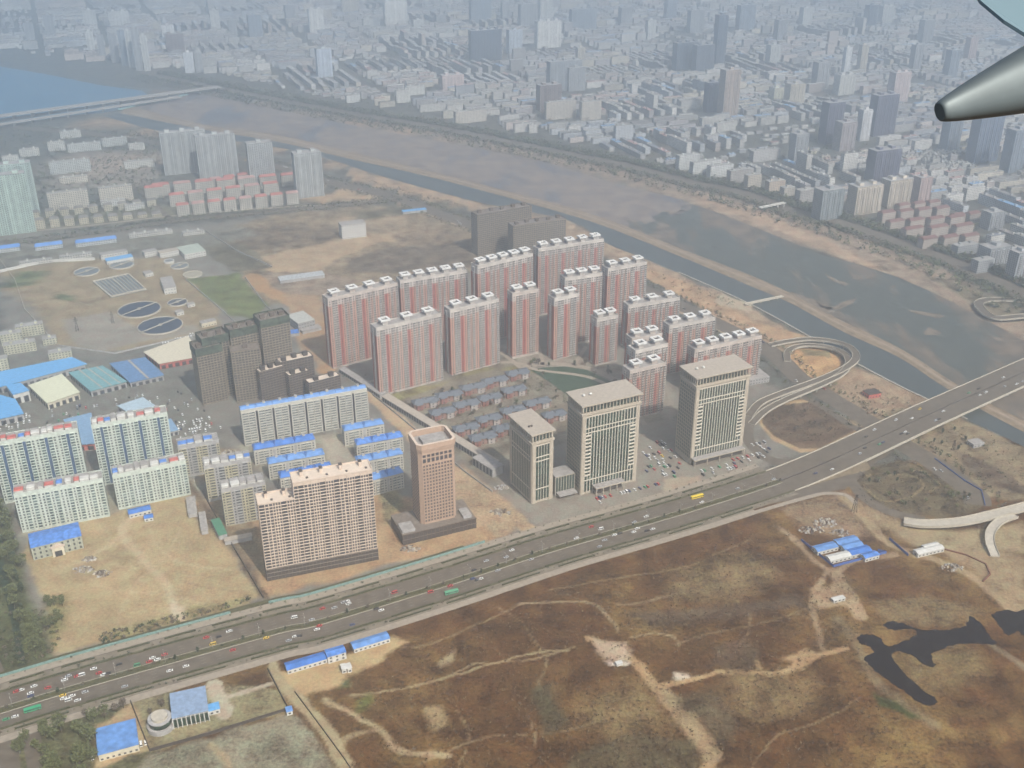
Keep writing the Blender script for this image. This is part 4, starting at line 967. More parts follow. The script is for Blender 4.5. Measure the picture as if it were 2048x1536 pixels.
# ---- perimeter arcade and sheds of the estate
def long_bldg(name, A, B, w, h, wall, roof, label, cat, bays=True):
    a, b_ = P(*A, h), P(*B, h); L = (b_-a).length; ang = math.atan2(b_.y-a.y, b_.x-a.x)
    s = Bld(name, A, B, None, h, w, ang=ang, label=label, cat=cat); s.W = L
    mb = MB(); mb.box(0, L, 0, w, 0, h, wall, roof); s.part('wall', mb)
    mb = MB(); mb.box(-.4, L+.4, -.4, w+.4, h+.003, h+.4, roof); s.part('roof', mb)
    if bays:
        n = int(L/4.5)
        for i in range(n): s.win('f', L*(i+.5)/n, .8, 3.0, h-1.8)
        s.windows(dark)
    return s
long_bldg('arcade_building', (764,793), (985,928), 9, 6.5, greyw, tanroof, 'long narrow tan-roofed shop row along the west side of the villas', 'shop row')
long_bldg('arcade_building', (678,738), (760,790), 8, 5, greyw, greyroof, 'grey-roofed low row between the long block and the red tower', 'shop row')
long_bldg('arcade_building', (945,915), (985,940), 14, 9, greyw, greyroof, 'two-storey gatehouse hall closing the front end of the shop row', 'hall')

# ---- halls, market, plant buildings
Z4 = lambda x, y: (x/2.926, 480+y/2.926)
N1 = lambda x, y: (x/3.413, 780+y/3.413)
E1 = lambda x, y: (x/3.413, 1086+y/3.413)
E2 = lambda x, y: (500+x/3.413, 1086+y/3.413)
U1 = lambda x, y: (x/2.926, y/2.926)
Q4 = lambda x, y: (1450+x/3.413, 780+y/3.413)
def hall():
    s = box_bldg('school_hall', N1(210,1080), N1(555,995), 13, 24, 'three-storey cream hall with a bright blue pitched roof and a small central pediment', 'hall', mat('grey_green_wall', (.33, .34, .27), var=.12), blueroof, pitch=2.2, fh=4, wsz=(1.6, 2.0), bay=4.2)
    mb = MB(); x = s.W*.5; mb.box(x-5, x+5, -3, 0, 0, 9, cream, greyroof); s.part('entrance_porch', mb)
    mb = MB(); mb.v = [(x-6, -3.4, 9), (x+6, -3.4, 9), (x, -3.4, 12), (x-6, .2, 9), (x+6, .2, 9), (x, .2, 12)]; mb.f = [(0, 1, 2), (3, 5, 4), (0, 2, 5, 3), (2, 1, 4, 5), (1, 0, 3, 4)]; mb.ms = [beige]; mb.m = [0]*5; s.part('pediment', mb)
    mb = MB(); mb.box(x-3, x+3, -3.1, -2.95, 0, 5.5, dark); s.part('doorway', mb)
hall()
def market_roof(name, quad, h, label, cat, roof, wall=greyw, ribs=None, group=None):
    pts = [P(*q, h) for q in quad]; o = pts[0]; root = empty(name, (o.x, o.y, 0), 0, label, cat, group)
    mb = MB(); pp = [(p.x-o.x, p.y-o.y) for p in pts]; cxx = sum(p[0] for p in pp)/len(pp); cyy = sum(p[1] for p in pp)/len(pp)
    ins = [(cxx+(p[0]-cxx)*.96, cyy+(p[1]-cyy)*.96) for p in pp]
    ar = sum(pp[i][0]*pp[(i+1) % 4][1]-pp[(i+1) % 4][0]*pp[i][1] for i in range(4))
    if ar < 0: pp = pp[::-1]; ins = ins[::-1]
    mb.prism(ins, 0, h-.4, wall); mb.build('wall', root)
    mb = MB(); mb.prism(pp, h-.4, h+.2, roof); mb.build('roof', root)
    if ribs:
        a, b_, c, d = [Vector((*q, h+.3)) for q in pp]
        for t in ribs[0]:
            mb = MB(); p0, p1 = a.lerp(b_, t), d.lerp(c, t); dd = (b_-a).normalized()*ribs[1]
            mb.quad(tuple(p0), tuple(p0+dd), tuple(p1+dd), tuple(p1), ribs[2]); mb.build('skylight_strip', root)
    # openings on the front edge
    a, b_ = Vector(ins[0]), Vector(ins[1]); n = max(2, int((b_-a).length/7)); 
    for k in range(len(ins)):
        a, b_ = Vector(ins[k]), Vector(ins[(k+1) % len(ins)]); nrm = Vector((b_.y-a.y, a.x-b_.x)).normalized()*.08
        if nrm.y > 0.02: continue
        n = max(2, int((b_-a).length/7))
        for i in range(n):
            p, q = a.lerp(b_, (i+.2)/n)+nrm, a.lerp(b_, (i+.8)/n)+nrm; mb = MB(); mb.quad((p.x, p.y, .2), (q.x, q.y, .2), (q.x, q.y, h*.6), (p.x, p.y, h*.6), dark)
            mb.quad((p.x-nrm.x*.5, p.y-nrm.y*.5, .2), (p.x-nrm.x*.5, p.y-nrm.y*.5, h*.6), (q.x-nrm.x*.5, q.y-nrm.y*.5, h*.6), (q.x-nrm.x*.5, q.y-nrm.y*.5, .2), dark); mb.build('doorway', root)
    return root
MK = 'market halls with metal roofs'
market_roof('market_hall', [Z4(-150,800), Z4(0,860), Z4(510,725), Z4(420,685)], 9, 'long market hall with bright blue roof stretching from the picture\'s edge', 'market hall', paleblue, group=MK)
market_roof('market_hall', [Z4(275,955), Z4(468,890), Z4(362,783), Z4(165,850)], 9, 'square market hall with a pale cream flat roof', 'market hall', mat('cream_metal_roof', (.58, .58, .42), var=.08), cream, group=MK)
market_roof('market_hall', [Z4(530,885), Z4(745,828), Z4(600,735), Z4(400,775)], 8, 'market hall with teal-blue roof and tan skylight strips, right of the cream one', 'market hall', tealroof, ribs=((.3, .55, .8), 1.6, tanroof), group=MK)
market_roof('market_hall', [Z4(760,835), Z4(962,790), Z4(850,686), Z4(640,722)], 7, 'market hall with a dull blue roof and one tan band', 'market hall', mat('dull_blue_roof', (.10, .20, .36), rough=.6, var=.2), ribs=((.5,), 2.5, tanroof), group=MK)
market_roof('market_hall', [Z4(930,725), Z4(1180,680), Z4(1100,560), Z4(840,655)], 8, 'market hall with a cream roof and a sloping red front', 'market hall', cream, redroof, group=MK)
market_roof('market_hall', [Z4(-60,1060), Z4(140,1015), Z4(90,930), Z4(-100,880)], 9, 'cyan-blue roofed market hall cut off by the picture\'s edge, nearest the apartment blocks', 'market hall', paleblue, group=MK)
market_roof('market_hall', [Z4(75,905), Z4(172,880), Z4(120,835), Z4(35,850)], 13, 'small tall hall with cyan roof and pale upper walls left of the cream hall', 'market hall', paleblue, white, group=MK)
market_roof('market_hall', [Z4(760,1015), Z4(935,985), Z4(835,920), Z4(685,970)], 7, 'light blue-grey roofed hall directly behind the pale apartment block', 'market hall', mat('light_blue_grey_roof', (.36, .46, .52), var=.12), group=MK)
market_roof('market_hall', [Z4(440,1200), Z4(560,1190), Z4(535,1010), Z4(370,1050)], 8, 'blue-grey roofed hall with red front between the two tall pale blocks', 'market hall', mat('blue_grey_roof', (.18, .30, .44), var=.12), redroof, group=MK)
market_roof('market_hall', [Z4(985,1125), Z4(1045,1110), Z4(1000,1045), Z4(940,1060)], 6, 'narrow blue-grey roofed shed beside the rows of parked vans', 'shed', mat('blue_grey_roof', (.18, .30, .44)), group=MK)
def hb(name, FL, FR, h, d, label, wall, roof, cat='building', **k): return box_bldg(name, FL, FR, h, d, label, cat, wall, roof, **k)
hb('white_block', (683,452), (731,446), 22, 20, 'isolated white cube-like block on the bare brown land', whitet, greyroof, wm=dark, wsz=(2.2, 1.9))
hb('shed', (806,424), (848,431), 4, 10, 'small blue-roofed shed beside the riverside road', greyw, paleblue, 'shed', win=False)
hb('plant_building', Z4(960,285), Z4(1030,275), 9, 45, 'white-walled plant hall with grey roof left of the green lawn', white, greyroof)
hb('plant_building', Z4(590,90), Z4(745,65), 8, 12, 'white two-storey plant office with a row of square windows, left of three', white, greyroof)
hb('plant_building', Z4(625,125), Z4(778,98), 6, 14, 'white plant office with blue patch roof in front of its neighbour', white, paleblue)
hb('plant_building', Z4(845,75), Z4(920,60), 8, 12, 'white plant office left of the pale warehouse', white, greyroof)
hb('plant_building', Z4(935,78), Z4(1045,58), 8, 12, 'white plant office touching the pale warehouse', white, tanroof)
hb('warehouse', Z4(1080,85), Z4(1203,62), 8, 38, 'warehouse with a flat pale green-grey roof behind the settling tanks', white, mat('pale_green_roof', (.36, .40, .34)), 'warehouse')
hb('plant_building', Z4(1180,490), Z4(1265,470), 6, 9, 'small flat-roofed plant hut near the netted unfinished tower', cream, greyroof)
hb('plant_building', Z4(1035,425), Z4(1075,415), 5, 8, 'tiny white pump house between the two big tanks', white, greyroof)
hb('plant_building', Z4(1100,380), Z4(1140,372), 4, 8, 'tiny white pump house right of the small dark tank', white, greyroof)
hb('plant_building', Z4(850,200), Z4(895,190), 5, 12, 'small white hut at the head of the aeration basin road', white, greyroof)
hb('depot_building', Z4(1745,490), Z4(1840,465), 12, 34, 'grey flat-roofed depot on orange soil behind the red towers', greyw, mat('pale_flat_roof', (.42, .42, .38)))
hb('shed', Z4(1700,550), Z4(1750,545), 4, 12, 'small blue-roofed shed beside the grey depot', greyw, blueroof, 'shed', win=False)
hb('shed', Z4(1770,535), Z4(1880,510), 4, 12, 'brown and blue roofed shed beside the grey depot', greyw, greyroof, 'shed', win=False)
hb('greenhouse_row', Z4(1640,240), Z4(1900,205), 4, 18, 'long pale ruined shed row on the bare land behind the red towers', greyw, mat('pale_corrugated', (.38, .40, .40), var=.35, scale=.5), 'shed', win=False)
hb('shed', N1(880,850), N1(1030,815), 4.5, 9, 'long small shed with blue roof at the north edge of the sandy lot', white, blueroof, 'shed', pitch=1.2)
hb('shed', N1(985,880), N1(1045,870), 3.5, 7, 'tiny blue-roofed hut beside the small shed on the sandy lot', white, blueroof, 'shed', pitch=1.0)
hb('shed', N1(1285,850), N1(1345,842), 4, 30, 'narrow grey-roofed row along the lot\'s eastern wall, upper one', greyw, greyroof, 'shed', win=False)
hb('shed', N1(1375,965), N1(1420,958), 4, 32, 'narrow grey-roofed row along the lot\'s eastern wall, lower one', greyw, greyroof, 'shed', win=False)
hb('shed', N1(1495,995), N1(1550,980), 5, 28, 'green-roofed shed at the corner below the yellowish blocks', greyw, mat('green_roof', (.06, .20, .12)), 'shed', win=False)
hb('shed', N1(1535,1035), N1(1720,1000), 4, 6, 'pale low wall-like shed behind the beige tower block', greyw, tanroof, 'shed', win=False)
hb('factory', E1(670,1450), E1(945,1375), 6, 26, 'low building with a bright blue flat roof near the lower left corner', cream, blueroof, 'building')
hb('shed', E2(255,870), E2(525,790), 4, 9, 'long white barracks with blue roof, left of the site yard row', white, blueroof, 'shed', pitch=1.2)
hb('shed', E2(530,780), E2(655,745), 6.5, 9, 'two-storey white barracks with blue roof in the site yard row', white, blueroof, 'shed', pitch=1.2)
hb('shed', E2(710,725), E2(955,650), 4, 9, 'separate white barracks with blue roof at the yard row\'s eastern end', white, blueroof, 'shed', pitch=1.2)
hb('cabin', E2(628,865), E2(658,858), 4, 6, 'left one of two white cabins in the sandy yard', white, white, 'cabin')
hb('cabin', E2(666,860), E2(695,852), 4, 6, 'right one of two white cabins in the sandy yard', white, white, 'cabin')
hb('gatehouse', E2(250,1155), E2(290,1145), 3.5, 5, 'tiny blue-roofed gatehouse at the walled yard\'s corner', white, blueroof, 'gatehouse')
GC = 'blue-roofed site barracks inside the fenced compound'
for k, (a, b_, d, rf, lb) in enumerate([((635,1105),(775,1070),9,blueroof,'first blue barracks on the compound\'s left side'), ((780,1060),(920,1028),9,blueroof,'rearmost blue barracks of the right-hand stack'), ((820,1092),(950,1060),9,blueroof,'second blue barracks of the right-hand stack'), ((868,1128),(1005,1095),9,blueroof,'third blue barracks of the right-hand stack'), ((960,1150),(1055,1125),7,blueroof,'frontmost blue barracks beside the fence corner'), ((722,1165),(865,1130),8,white,'long white-roofed barracks at the compound\'s front')]):
    hb('barracks', Q4(*a), Q4(*b_), 4, d, lb, white, rf, 'barracks', group=GC, pitch=1.2)
hb('shed', Q4(1320,1120), Q4(1510,1090), 4, 7, 'front one of two long white sheds by the winding red path', white, white, 'shed', pitch=1)
hb('shed', Q4(1370,1085), Q4(1475,1065), 4, 6, 'rear one of two long white sheds by the winding red path', white, white, 'shed', pitch=1)
hb('shed', Q4(745,1440), Q4(830,1430), 2.5, 4, 'lone white hut on the brown scrub below the compound', white, white, 'shed')
hb('shed', (1234,1329), (1246,1327), 2.2, 3, 'tiny pale hut beside the dirt track in the scrub', white, white, 'shed', win=False)
hb('restaurant', Q4(985,35), Q4(1085,40), 5, 12, 'small building with a dark roof and red front beside the canal quay', redroof, darkw, 'pavilion')
hb('gas_station', Q4(1700,375), Q4(1790,380), 4, 10, 'small grey-roofed hut under the eastern bank of the bridge', greyw, greyroof, 'hut')
hb('roundhouse', (1500,760), (1545,768), 7, 30, 'low flat grey-roofed building behind the eastern office tower', greyw, greyroof, 'building')
# rotunda complex
s = box_bldg('exhibition_hall', E1(1175,1200), E1(1420,1145), 9, 26, 'exhibition hall with a grey-blue sloping roof and green glass front beside a rotunda', 'exhibition hall', greyw, mat('grey_blue_roof', (.22, .30, .42), rough=.5), win=False)
mb = MB(); abox(mb, s.T('f'), .5, s.W-.5, 0, .1, .5, 7.5, glg); s.part('curtain_glass', mb)
for i in range(9): mb = MB(); abox(mb, s.T('f'), s.W*i/8-.3, s.W*i/8+.3, .1, 1.0, 0, 8.4, white); s.part('pillar', mb)
c0 = P(*E1(1085,1175), 11); rt = empty('rotunda', (c0.x, c0.y, 0), 0, 'round stepped rotunda with a pale round roof beside the exhibition hall', 'rotunda')
def cyl(mb, r, z0, z1, m, top=None, n=24, r2=None): 
    a = [(r*math.cos(t), r*math.sin(t)) for t in np.linspace(0, 2*math.pi, n+1)[:-1]]; mb.prism(a, z0, z1, m, top)
mb = MB(); cyl(mb, 9.5, 0, 4, greyw, greyroof); mb.build('lower_ring', rt); mb = MB(); cyl(mb, 7.8, 4, 8, glg, greyroof); mb.build('glass_ring', rt); mb = MB(); cyl(mb, 8.2, 8, 8.7, greyw); cyl(mb, 5.6, 8.7, 11, palec, palec); mb.build('roof_drum', rt)
hb('annex', E1(1425,1150), E1(1500,1130), 4, 7, 'small pale blue-roofed annex right of the exhibition hall', white, paleblue, 'annex')

# ---- sewage works tanks
def tank(c, rx, label, water_, wall=palec, bridge=True, h=2.0):
    p = P(*c, h); rr_ = (P(c[0]+rx, c[1], h)-p).length; o = empty('settling_tank', (p.x, p.y, 0), 0, label, 'settling tank', 'round tanks of the sewage works')
    mb = MB(); n = 40
    for i in range(n):
        a, b2 = 2*math.pi*i/n, 2*math.pi*(i+1)/n; f = lambda r, t, z: (r*math.cos(t), r*math.sin(t), z)
        R1, R0 = rr_, rr_-1.1
        mb.quad(f(R1, a, 0), f(R1, b2, 0), f(R1, b2, h), f(R1, a, h), wall); mb.quad(f(R1, a, h), f(R1, b2, h), f(R0, b2, h), f(R0, a, h), wall); mb.quad(f(R0, b2, .4), f(R0, a, .4), f(R0, a, h), f(R0, b2, h), wall)
    mb.build('rim', o); mb = MB(); mb.poly([((rr_-1)*math.cos(t), (rr_-1)*math.sin(t), h-.7) for t in np.linspace(0, 2*math.pi, n+1)[:-1]], water_); mb.build('water', o)
    if bridge:
        mb = MB(); c_, s_ = math.cos(.95), math.sin(.95); q = lambda u, v, z: (u*c_-v*s_, u*s_+v*c_, z)
        T = lambda x, y, z: q(x, y, z); mb.box(-rr_, rr_, -.8, .8, h+.1, h+.7, wall, T=T); mb.box(-1.5, 1.5, -1.5, 1.5, h-.6, h+1.6, wall, T=T); mb.build('scraper_bridge', o)
tank(Z4(815,403), 42, 'large dark water tank, rear one of the big pair', w_tank); tank(Z4(937,497), 44, 'large dark water tank, front one of the big pair', w_tank)
tank(Z4(1038,362), 20, 'small dark water tank behind the big pair', w_tank); tank(Z4(507,182), 25, 'grey settling tank, left of the upper row', w_tank2)
tank(Z4(712,142), 24, 'grey settling tank, right beside the blue-patched office', w_tank2); tank(Z4(1050,148), 18, 'pale grey settling tank below the warehouse', w_tank2)
tank(Z4(1127,197), 19, 'pale round basin nearest the green lawn', mat('dry_basin', (.30, .27, .20)), bridge=False); tank(Z4(988,118), 10, 'smallest round tank with a pale wall below the plant offices', w_tank2, white, False, 3.5)
o_ = P(*Z4(545,250)); bs = empty('aeration_basin', (o_.x, o_.y, 0), 0, 'rectangular aeration basin divided into many grey channels', 'basin')
Aq = [P(*Z4(*q))-Vector((o_.x, o_.y, 0)) for q in ((650,340), (850,295), (750,205), (545,250))]
mb = MB(); mb.prism([(p.x, p.y) for p in Aq], 0, 1.0, w_tank2); mb.build('water', bs)
for i in range(11):
    mb = MB(); t = i/10; a, b2 = Aq[0].lerp(Aq[1], t), Aq[3].lerp(Aq[2], t); dd = (Aq[1]-Aq[0]).normalized()*(.9 if i not in (0, 5, 10) else 1.8)
    mb.prism([(a.x, a.y), (a.x+dd.x, a.y+dd.y), (b2.x+dd.x, b2.y+dd.y), (b2.x, b2.y)], 0, 2.4, palec); mb.build('divider_wall', bs)
for a, b2, z in ((Aq[0], Aq[1], 2.8), (Aq[3], Aq[2], 2.7)):
    mb = MB(); dd = Vector((-(b2-a).y, (b2-a).x, 0)).normalized()*1.8; mb.prism([(a.x, a.y), (b2.x, b2.y), (b2.x+dd.x, b2.y+dd.y), (a.x+dd.x, a.y+dd.y)], 0, z, palec); mb.build('end_wall', bs)
s = MB()
# ---- lattice pylons
def bar(mb, a, b_, r, m):
    a, b_ = Vector(a), Vector(b_); d = (b_-a).normalized(); u = d.orthogonal().normalized()*r; v = d.cross(u)
    p = [a+u, a+v, a-u, a-v]; q = [x+(b_-a) for x in p]
    for i in range(4): mb.quad(tuple(p[i]), tuple(p[(i+1) % 4]), tuple(q[(i+1) % 4]), tuple(q[i]), m)
def pylon(px, ytop, label, r=.35, arms=3):
    h = hgt(ytop, px[1]); p = P(*px); o = empty('lattice_pylon', p, .4, label, 'pylon', 'lattice pylons'); m = darkw; w = h*.09
    mb = MB()
    for sx in (-1, 1):
        for sy in (-1, 1): bar(mb, (sx*w, sy*w, 0), (sx*.4, sy*.4, h), r, m)
    mb.build('legs', o); mb = MB(); n = 5
    for i in range(n):
        f = lambda k: (w+(0.4-w)*k/n, h*k/n); (a, za), (b2, zb) = f(i), f(i+1)
        for q in ((1, 0), (0, 1), (-1, 0), (0, -1)):
            pa = lambda s_, ww, z: (q[0]*ww-q[1]*s_*ww, q[1]*ww+q[0]*s_*ww, z)
            bar(mb, pa(-1, a, za), pa(1, b2, zb), r*.5, m)
    mb.build('bracing', o)
    for i in range(arms):
        z = h*(.72+.12*i); mb = MB(); bar(mb, (-h*.17, 0, z), (h*.17, 0, z), r*.8, m); bar(mb, (-h*.17, 0, z), (0, 0, z+h*.05), r*.5, m); bar(mb, (h*.17, 0, z), (0, 0, z+h*.05), r*.5, m); mb.build('crossarm', o)
pylon((155,662), 634, 'dark lattice pylon on the paved corner of the sewage works', .25, 2); pylon((226,646), 622, 'thin lattice mast left of the two big tanks', .2, 1)
pylon((1708,1024), 990, 'dark lattice pylon beside the southern slip road', .22); pylon((1906,900), 880, 'small dark pylon under the bridge bank', .2)

# ------------------------------------------------------------------ ramps
def ramp(px, w, label, m=asphalt, th=1.3):
    pts = [P(x, y, z) for x, y, z in px]; ln = smooth(pts, 8); o = ln[0].copy(); o.z = 0; rl = [p-o for p in ln]
    rt = empty('ramp', o, 0, label, 'elevated ramp', 'elevated ramps of the interchange')
    mb = MB(); strip_mb(mb, rl, w/2, -w/2, .15, m, th, palec); mb.build('deck', rt)
    for s_ in (w/2-.3, -w/2-.1): mb = MB(); strip_mb(mb, rl, s_+.4, s_, 1.1, palec, 1.0); mb.build('parapet', rt)
    for p, h in along(rl, 26, 14):
        if p.z > 3: mb = MB(); mb.prism([(p.x+.9*math.cos(t), p.y+.9*math.sin(t)) for t in np.linspace(0, 2*math.pi, 9)[:-1]], 0, p.z-.9, palec); mb.build('pier', rt)
ramp([(1497,832,.5),(1520,806,3),(1560,788,5),(1640,759,7),(1690,736,7.5),(1712,716,7.5),(1702,696,7),(1668,683,6),(1620,678,4.5),(1580,682,3),(1540,690,1)], 9, 'outer loop ramp curving round the orange mound beside the canal')
ramp([(1503,848,.5),(1530,822,3),(1570,800,5),(1645,768,7),(1682,748,7),(1697,728,6.5),(1690,708,6),(1660,695,5),(1620,690,4),(1590,694,3),(1575,705,2),(1575,722,1)], 8, 'inner loop ramp hugging the orange mound beside the canal')
ramp([(1808,1042,3.5),(1850,1047,4.5),(1920,1043,5.5),(1990,1028,6),(2060,1010,6.5),(2200,970,7)], 11, 'pale unfinished concrete flyover ending in mid-field', palec, 1.6)
ramp([(2030,1030,6),(2000,1042,5.5),(1982,1062,4.5),(1980,1085,3),(1990,1112,1)], 8, 'pale concrete branch ramp curling down from the flyover', palec, 1.5)
ramp([(2150,640,6),(2060,632,6),(1990,635,5),(1958,612,4),(1972,600,3),(2030,600,2),(2120,610,1)], 12, 'distant loop ramp on the opposite river bank')
def deckbridge(A, B, z, w, label, n=0, m=palec):
    a, b_ = P(*A, z), P(*B, z); ln = [a.lerp(b_, t/20) for t in range(21)]; o = a.copy(); o.z = 0; rl = [p-o for p in ln]
    rt = empty('bridge', o, 0, label, 'bridge'); mb = MB(); strip_mb(mb, rl, w/2, -w/2, .1, m, 1.2, m); mb.build('deck', rt)
    mb = MB(); strip_mb(mb, rl, w/2, w/2-.4, 1, m, .9); mb.build('parapet', rt); mb = MB(); strip_mb(mb, rl, -w/2+.4, -w/2, 1, m, .9); mb.build('parapet', rt)
    for p, h in along(rl, 40 if n else 14, 12): mb = MB(); mb.box(p.x-1, p.x+1, p.y-w*.35, p.y+w*.35, -1, p.z-1.0, m); mb.build('pier', rt)
deckbridge((-60,240), (440,173), 10, 24, 'distant long highway bridge, farther of two carriageways over the lake outlet', 1, greyroof)
deckbridge((-60,258), (360,193), 8, 16, 'distant long highway bridge, nearer of two carriageways over the lake outlet', 1, greyroof)
deckbridge((236,219), (376,188), 3, 5, 'thin pale cyan weir across the river upstream', 1, mat('cyan_weir', (.25, .42, .42)))
deckbridge((1490,608), (1566,592), 2.5, 4, 'narrow footbridge crossing the canal to the dike')
deckbridge((1520,415), (1570,405), 6, 6, 'white footbridge over the road on the opposite bank', 0, white)

# ------------------------------------------------------------------ walls and fences
def wall(name, px, h, t, m, label, cat='wall'):
    ln = [P(*p) for p in px]; o = ln[0].copy(); ln = [p-o for p in ln]; mb = MB()
    strip_mb(mb, ln, t/2, -t/2, h, m, h); ob = mb.build(name); ob.location = o; return tag(ob, label, cat)
FL_ = offs(LAND, 37.4)
def seg(line, x0, x1): return [p for p in line if x0 <= p.x <= x1]
for k, (x0, x1, lb) in enumerate([(-420,-225,'teal sheet fence between the sandy lot and the boulevard'), (-205,-20,'teal sheet fence in front of the beige and pink towers')]):
    sg = seg(FL_, x0, x1); o = sg[0].copy(); mb = MB(); strip_mb(mb, [p-o for p in sg], .15, -.15, 2.4, tealf, 2.4); ob = mb.build('sheet_fence'); ob.location = o; tag(ob, lb, 'fence')
wall('garden_wall', [(405,985),(454,1073),(527,1197)], 2.5, .5, darkw, 'dark wall between the sandy lot and the beige tower block')
wall('garden_wall', [(745,790),(830,860),(930,945),(985,985)], 2.2, .5, greyw, 'grey garden wall running beside the dirt road west of the villas')
wall('garden_wall', [(536,1340),(577,1420),(418,1470),(300,1503),(262,1405)], 2.6, .6, darkw, 'dark wall around the rotunda\'s yard')
wall('garden_wall', [(590,1385),(640,1452),(690,1520),(740,1600)], 1.6, .4, darkw, 'thin dark wall running down through the scrub beside the dirt lane')
wall('garden_wall', [(115,690),(50,620),(30,560),(0,520)], 2, .5, palec, 'pale wall on the western side of the sewage works')
wall('garden_wall', [(118,692),(230,708),(400,668)], 2, .5, greyw, 'grey wall between the sewage works and the market')
wall('garden_wall', [(372,560),(420,600),(470,645)], 2, .5, greyw, 'grey wall on the left of the green lawn')
wall('garden_wall', [(490,555),(530,610),(560,640)], 2, .5, greyw, 'grey wall on the right of the green lawn')
wall('garden_wall', [(0,545),(90,525),(190,520)], 4, 2.0, white, 'long white wall in the upper left of the sewage works')
wall('garden_wall', [(410,462),(470,500),(545,535)], 2, .5, greyw, 'grey wall between the plant and the bare brown land')
wall('site_fence', [Q4(520,1030),Q4(740,1210),Q4(1100,1115),Q4(1040,1100)], 2.5, .3, mat('blue_sheet', (.05, .11, .34)), 'blue sheet fence around the site barracks', 'fence')
wall('site_fence', [Q4(1120,1020),Q4(1250,1135)], 2.5, .3, mat('blue_sheet', (.05, .11, .34)), 'short blue sheet fence right of the site barracks', 'fence')
wall('road_fence', [Q4(1430,470),Q4(1640,625),Q4(1750,690),Q4(1775,790)], 1.6, .3, mat('blue_sheet', (.05, .11, .34)), 'blue railing along the eastern slip road', 'fence')
wall('garden_wall', [Q4(1500,1090),Q4(1650,1130),Q4(1780,1190),Q4(1810,1260),Q4(1760,1310)], 1.2, 1.2, mat('reddish_earth', (.18, .08, .055)), 'winding reddish earth wall beside the white sheds')

# ------------------------------------------------------------------ block facade with windows laid out in metres
def block_mat():
    m, n, l, b = principled('block_facade')
    uv = n.new('ShaderNodeUVMap'); uv.uv_map = 'UVMap'; at = n.new('ShaderNodeAttribute'); at.attribute_name = 'paintwork'
    sp = n.new('ShaderNodeSeparateXYZ'); l.new(uv.outputs[0], sp.inputs[0])
    def M(op, a, b2=None):
        x = n.new('ShaderNodeMath'); x.operation = op
        for i, v in enumerate((a, b2)):
            if v is None: continue
            if hasattr(v, 'node'): l.new(v, x.inputs[i])
            else: x.inputs[i].default_value = v
        return x.outputs[0]
    fu = M('FRACT', M('DIVIDE', sp.outputs[0], 3.6)); fv = M('FRACT', M('DIVIDE', sp.outputs[1], 3.0))
    wu = M('MULTIPLY', M('GREATER_THAN', fu, .25), M('LESS_THAN', fu, .78)); wv = M('MULTIPLY', M('GREATER_THAN', fv, .32), M('LESS_THAN', fv, .82))
    msk = M('MULTIPLY', M('MULTIPLY', wu, wv), M('GREATER_THAN', sp.outputs[1], .01))
    msk = M('MULTIPLY', msk, at.outputs['Alpha'])
    mx = n.new('ShaderNodeMix'); mx.data_type = 'RGBA'; l.new(msk, mx.inputs[0]); l.new(at.outputs['Color'], mx.inputs[6]); mx.inputs[7].default_value = (.03, .035, .045, 1)
    g = n.new('ShaderNodeNewGeometry'); no = n.new('ShaderNodeTexNoise'); no.inputs['Scale'].default_value = .12; no.inputs['Detail'].default_value = 5; l.new(g.outputs['Position'], no.inputs['Vector'])
    mr = n.new('ShaderNodeMapRange'); mr.inputs[1].default_value = .3; mr.inputs[2].default_value = .7; mr.inputs[3].default_value = .8; mr.inputs[4].default_value = 1.2; l.new(no.outputs['Fac'], mr.inputs[0])
    v = n.new('ShaderNodeVectorMath'); v.operation = 'SCALE'; l.new(mx.outputs[2], v.inputs[0]); l.new(mr.outputs[0], v.inputs['Scale']); l.new(v.outputs[0], b.inputs['Base Color'])
    b.inputs['Roughness'].default_value = .85; b.inputs['Specular IOR Level'].default_value = .2
    return m
BM = block_mat()
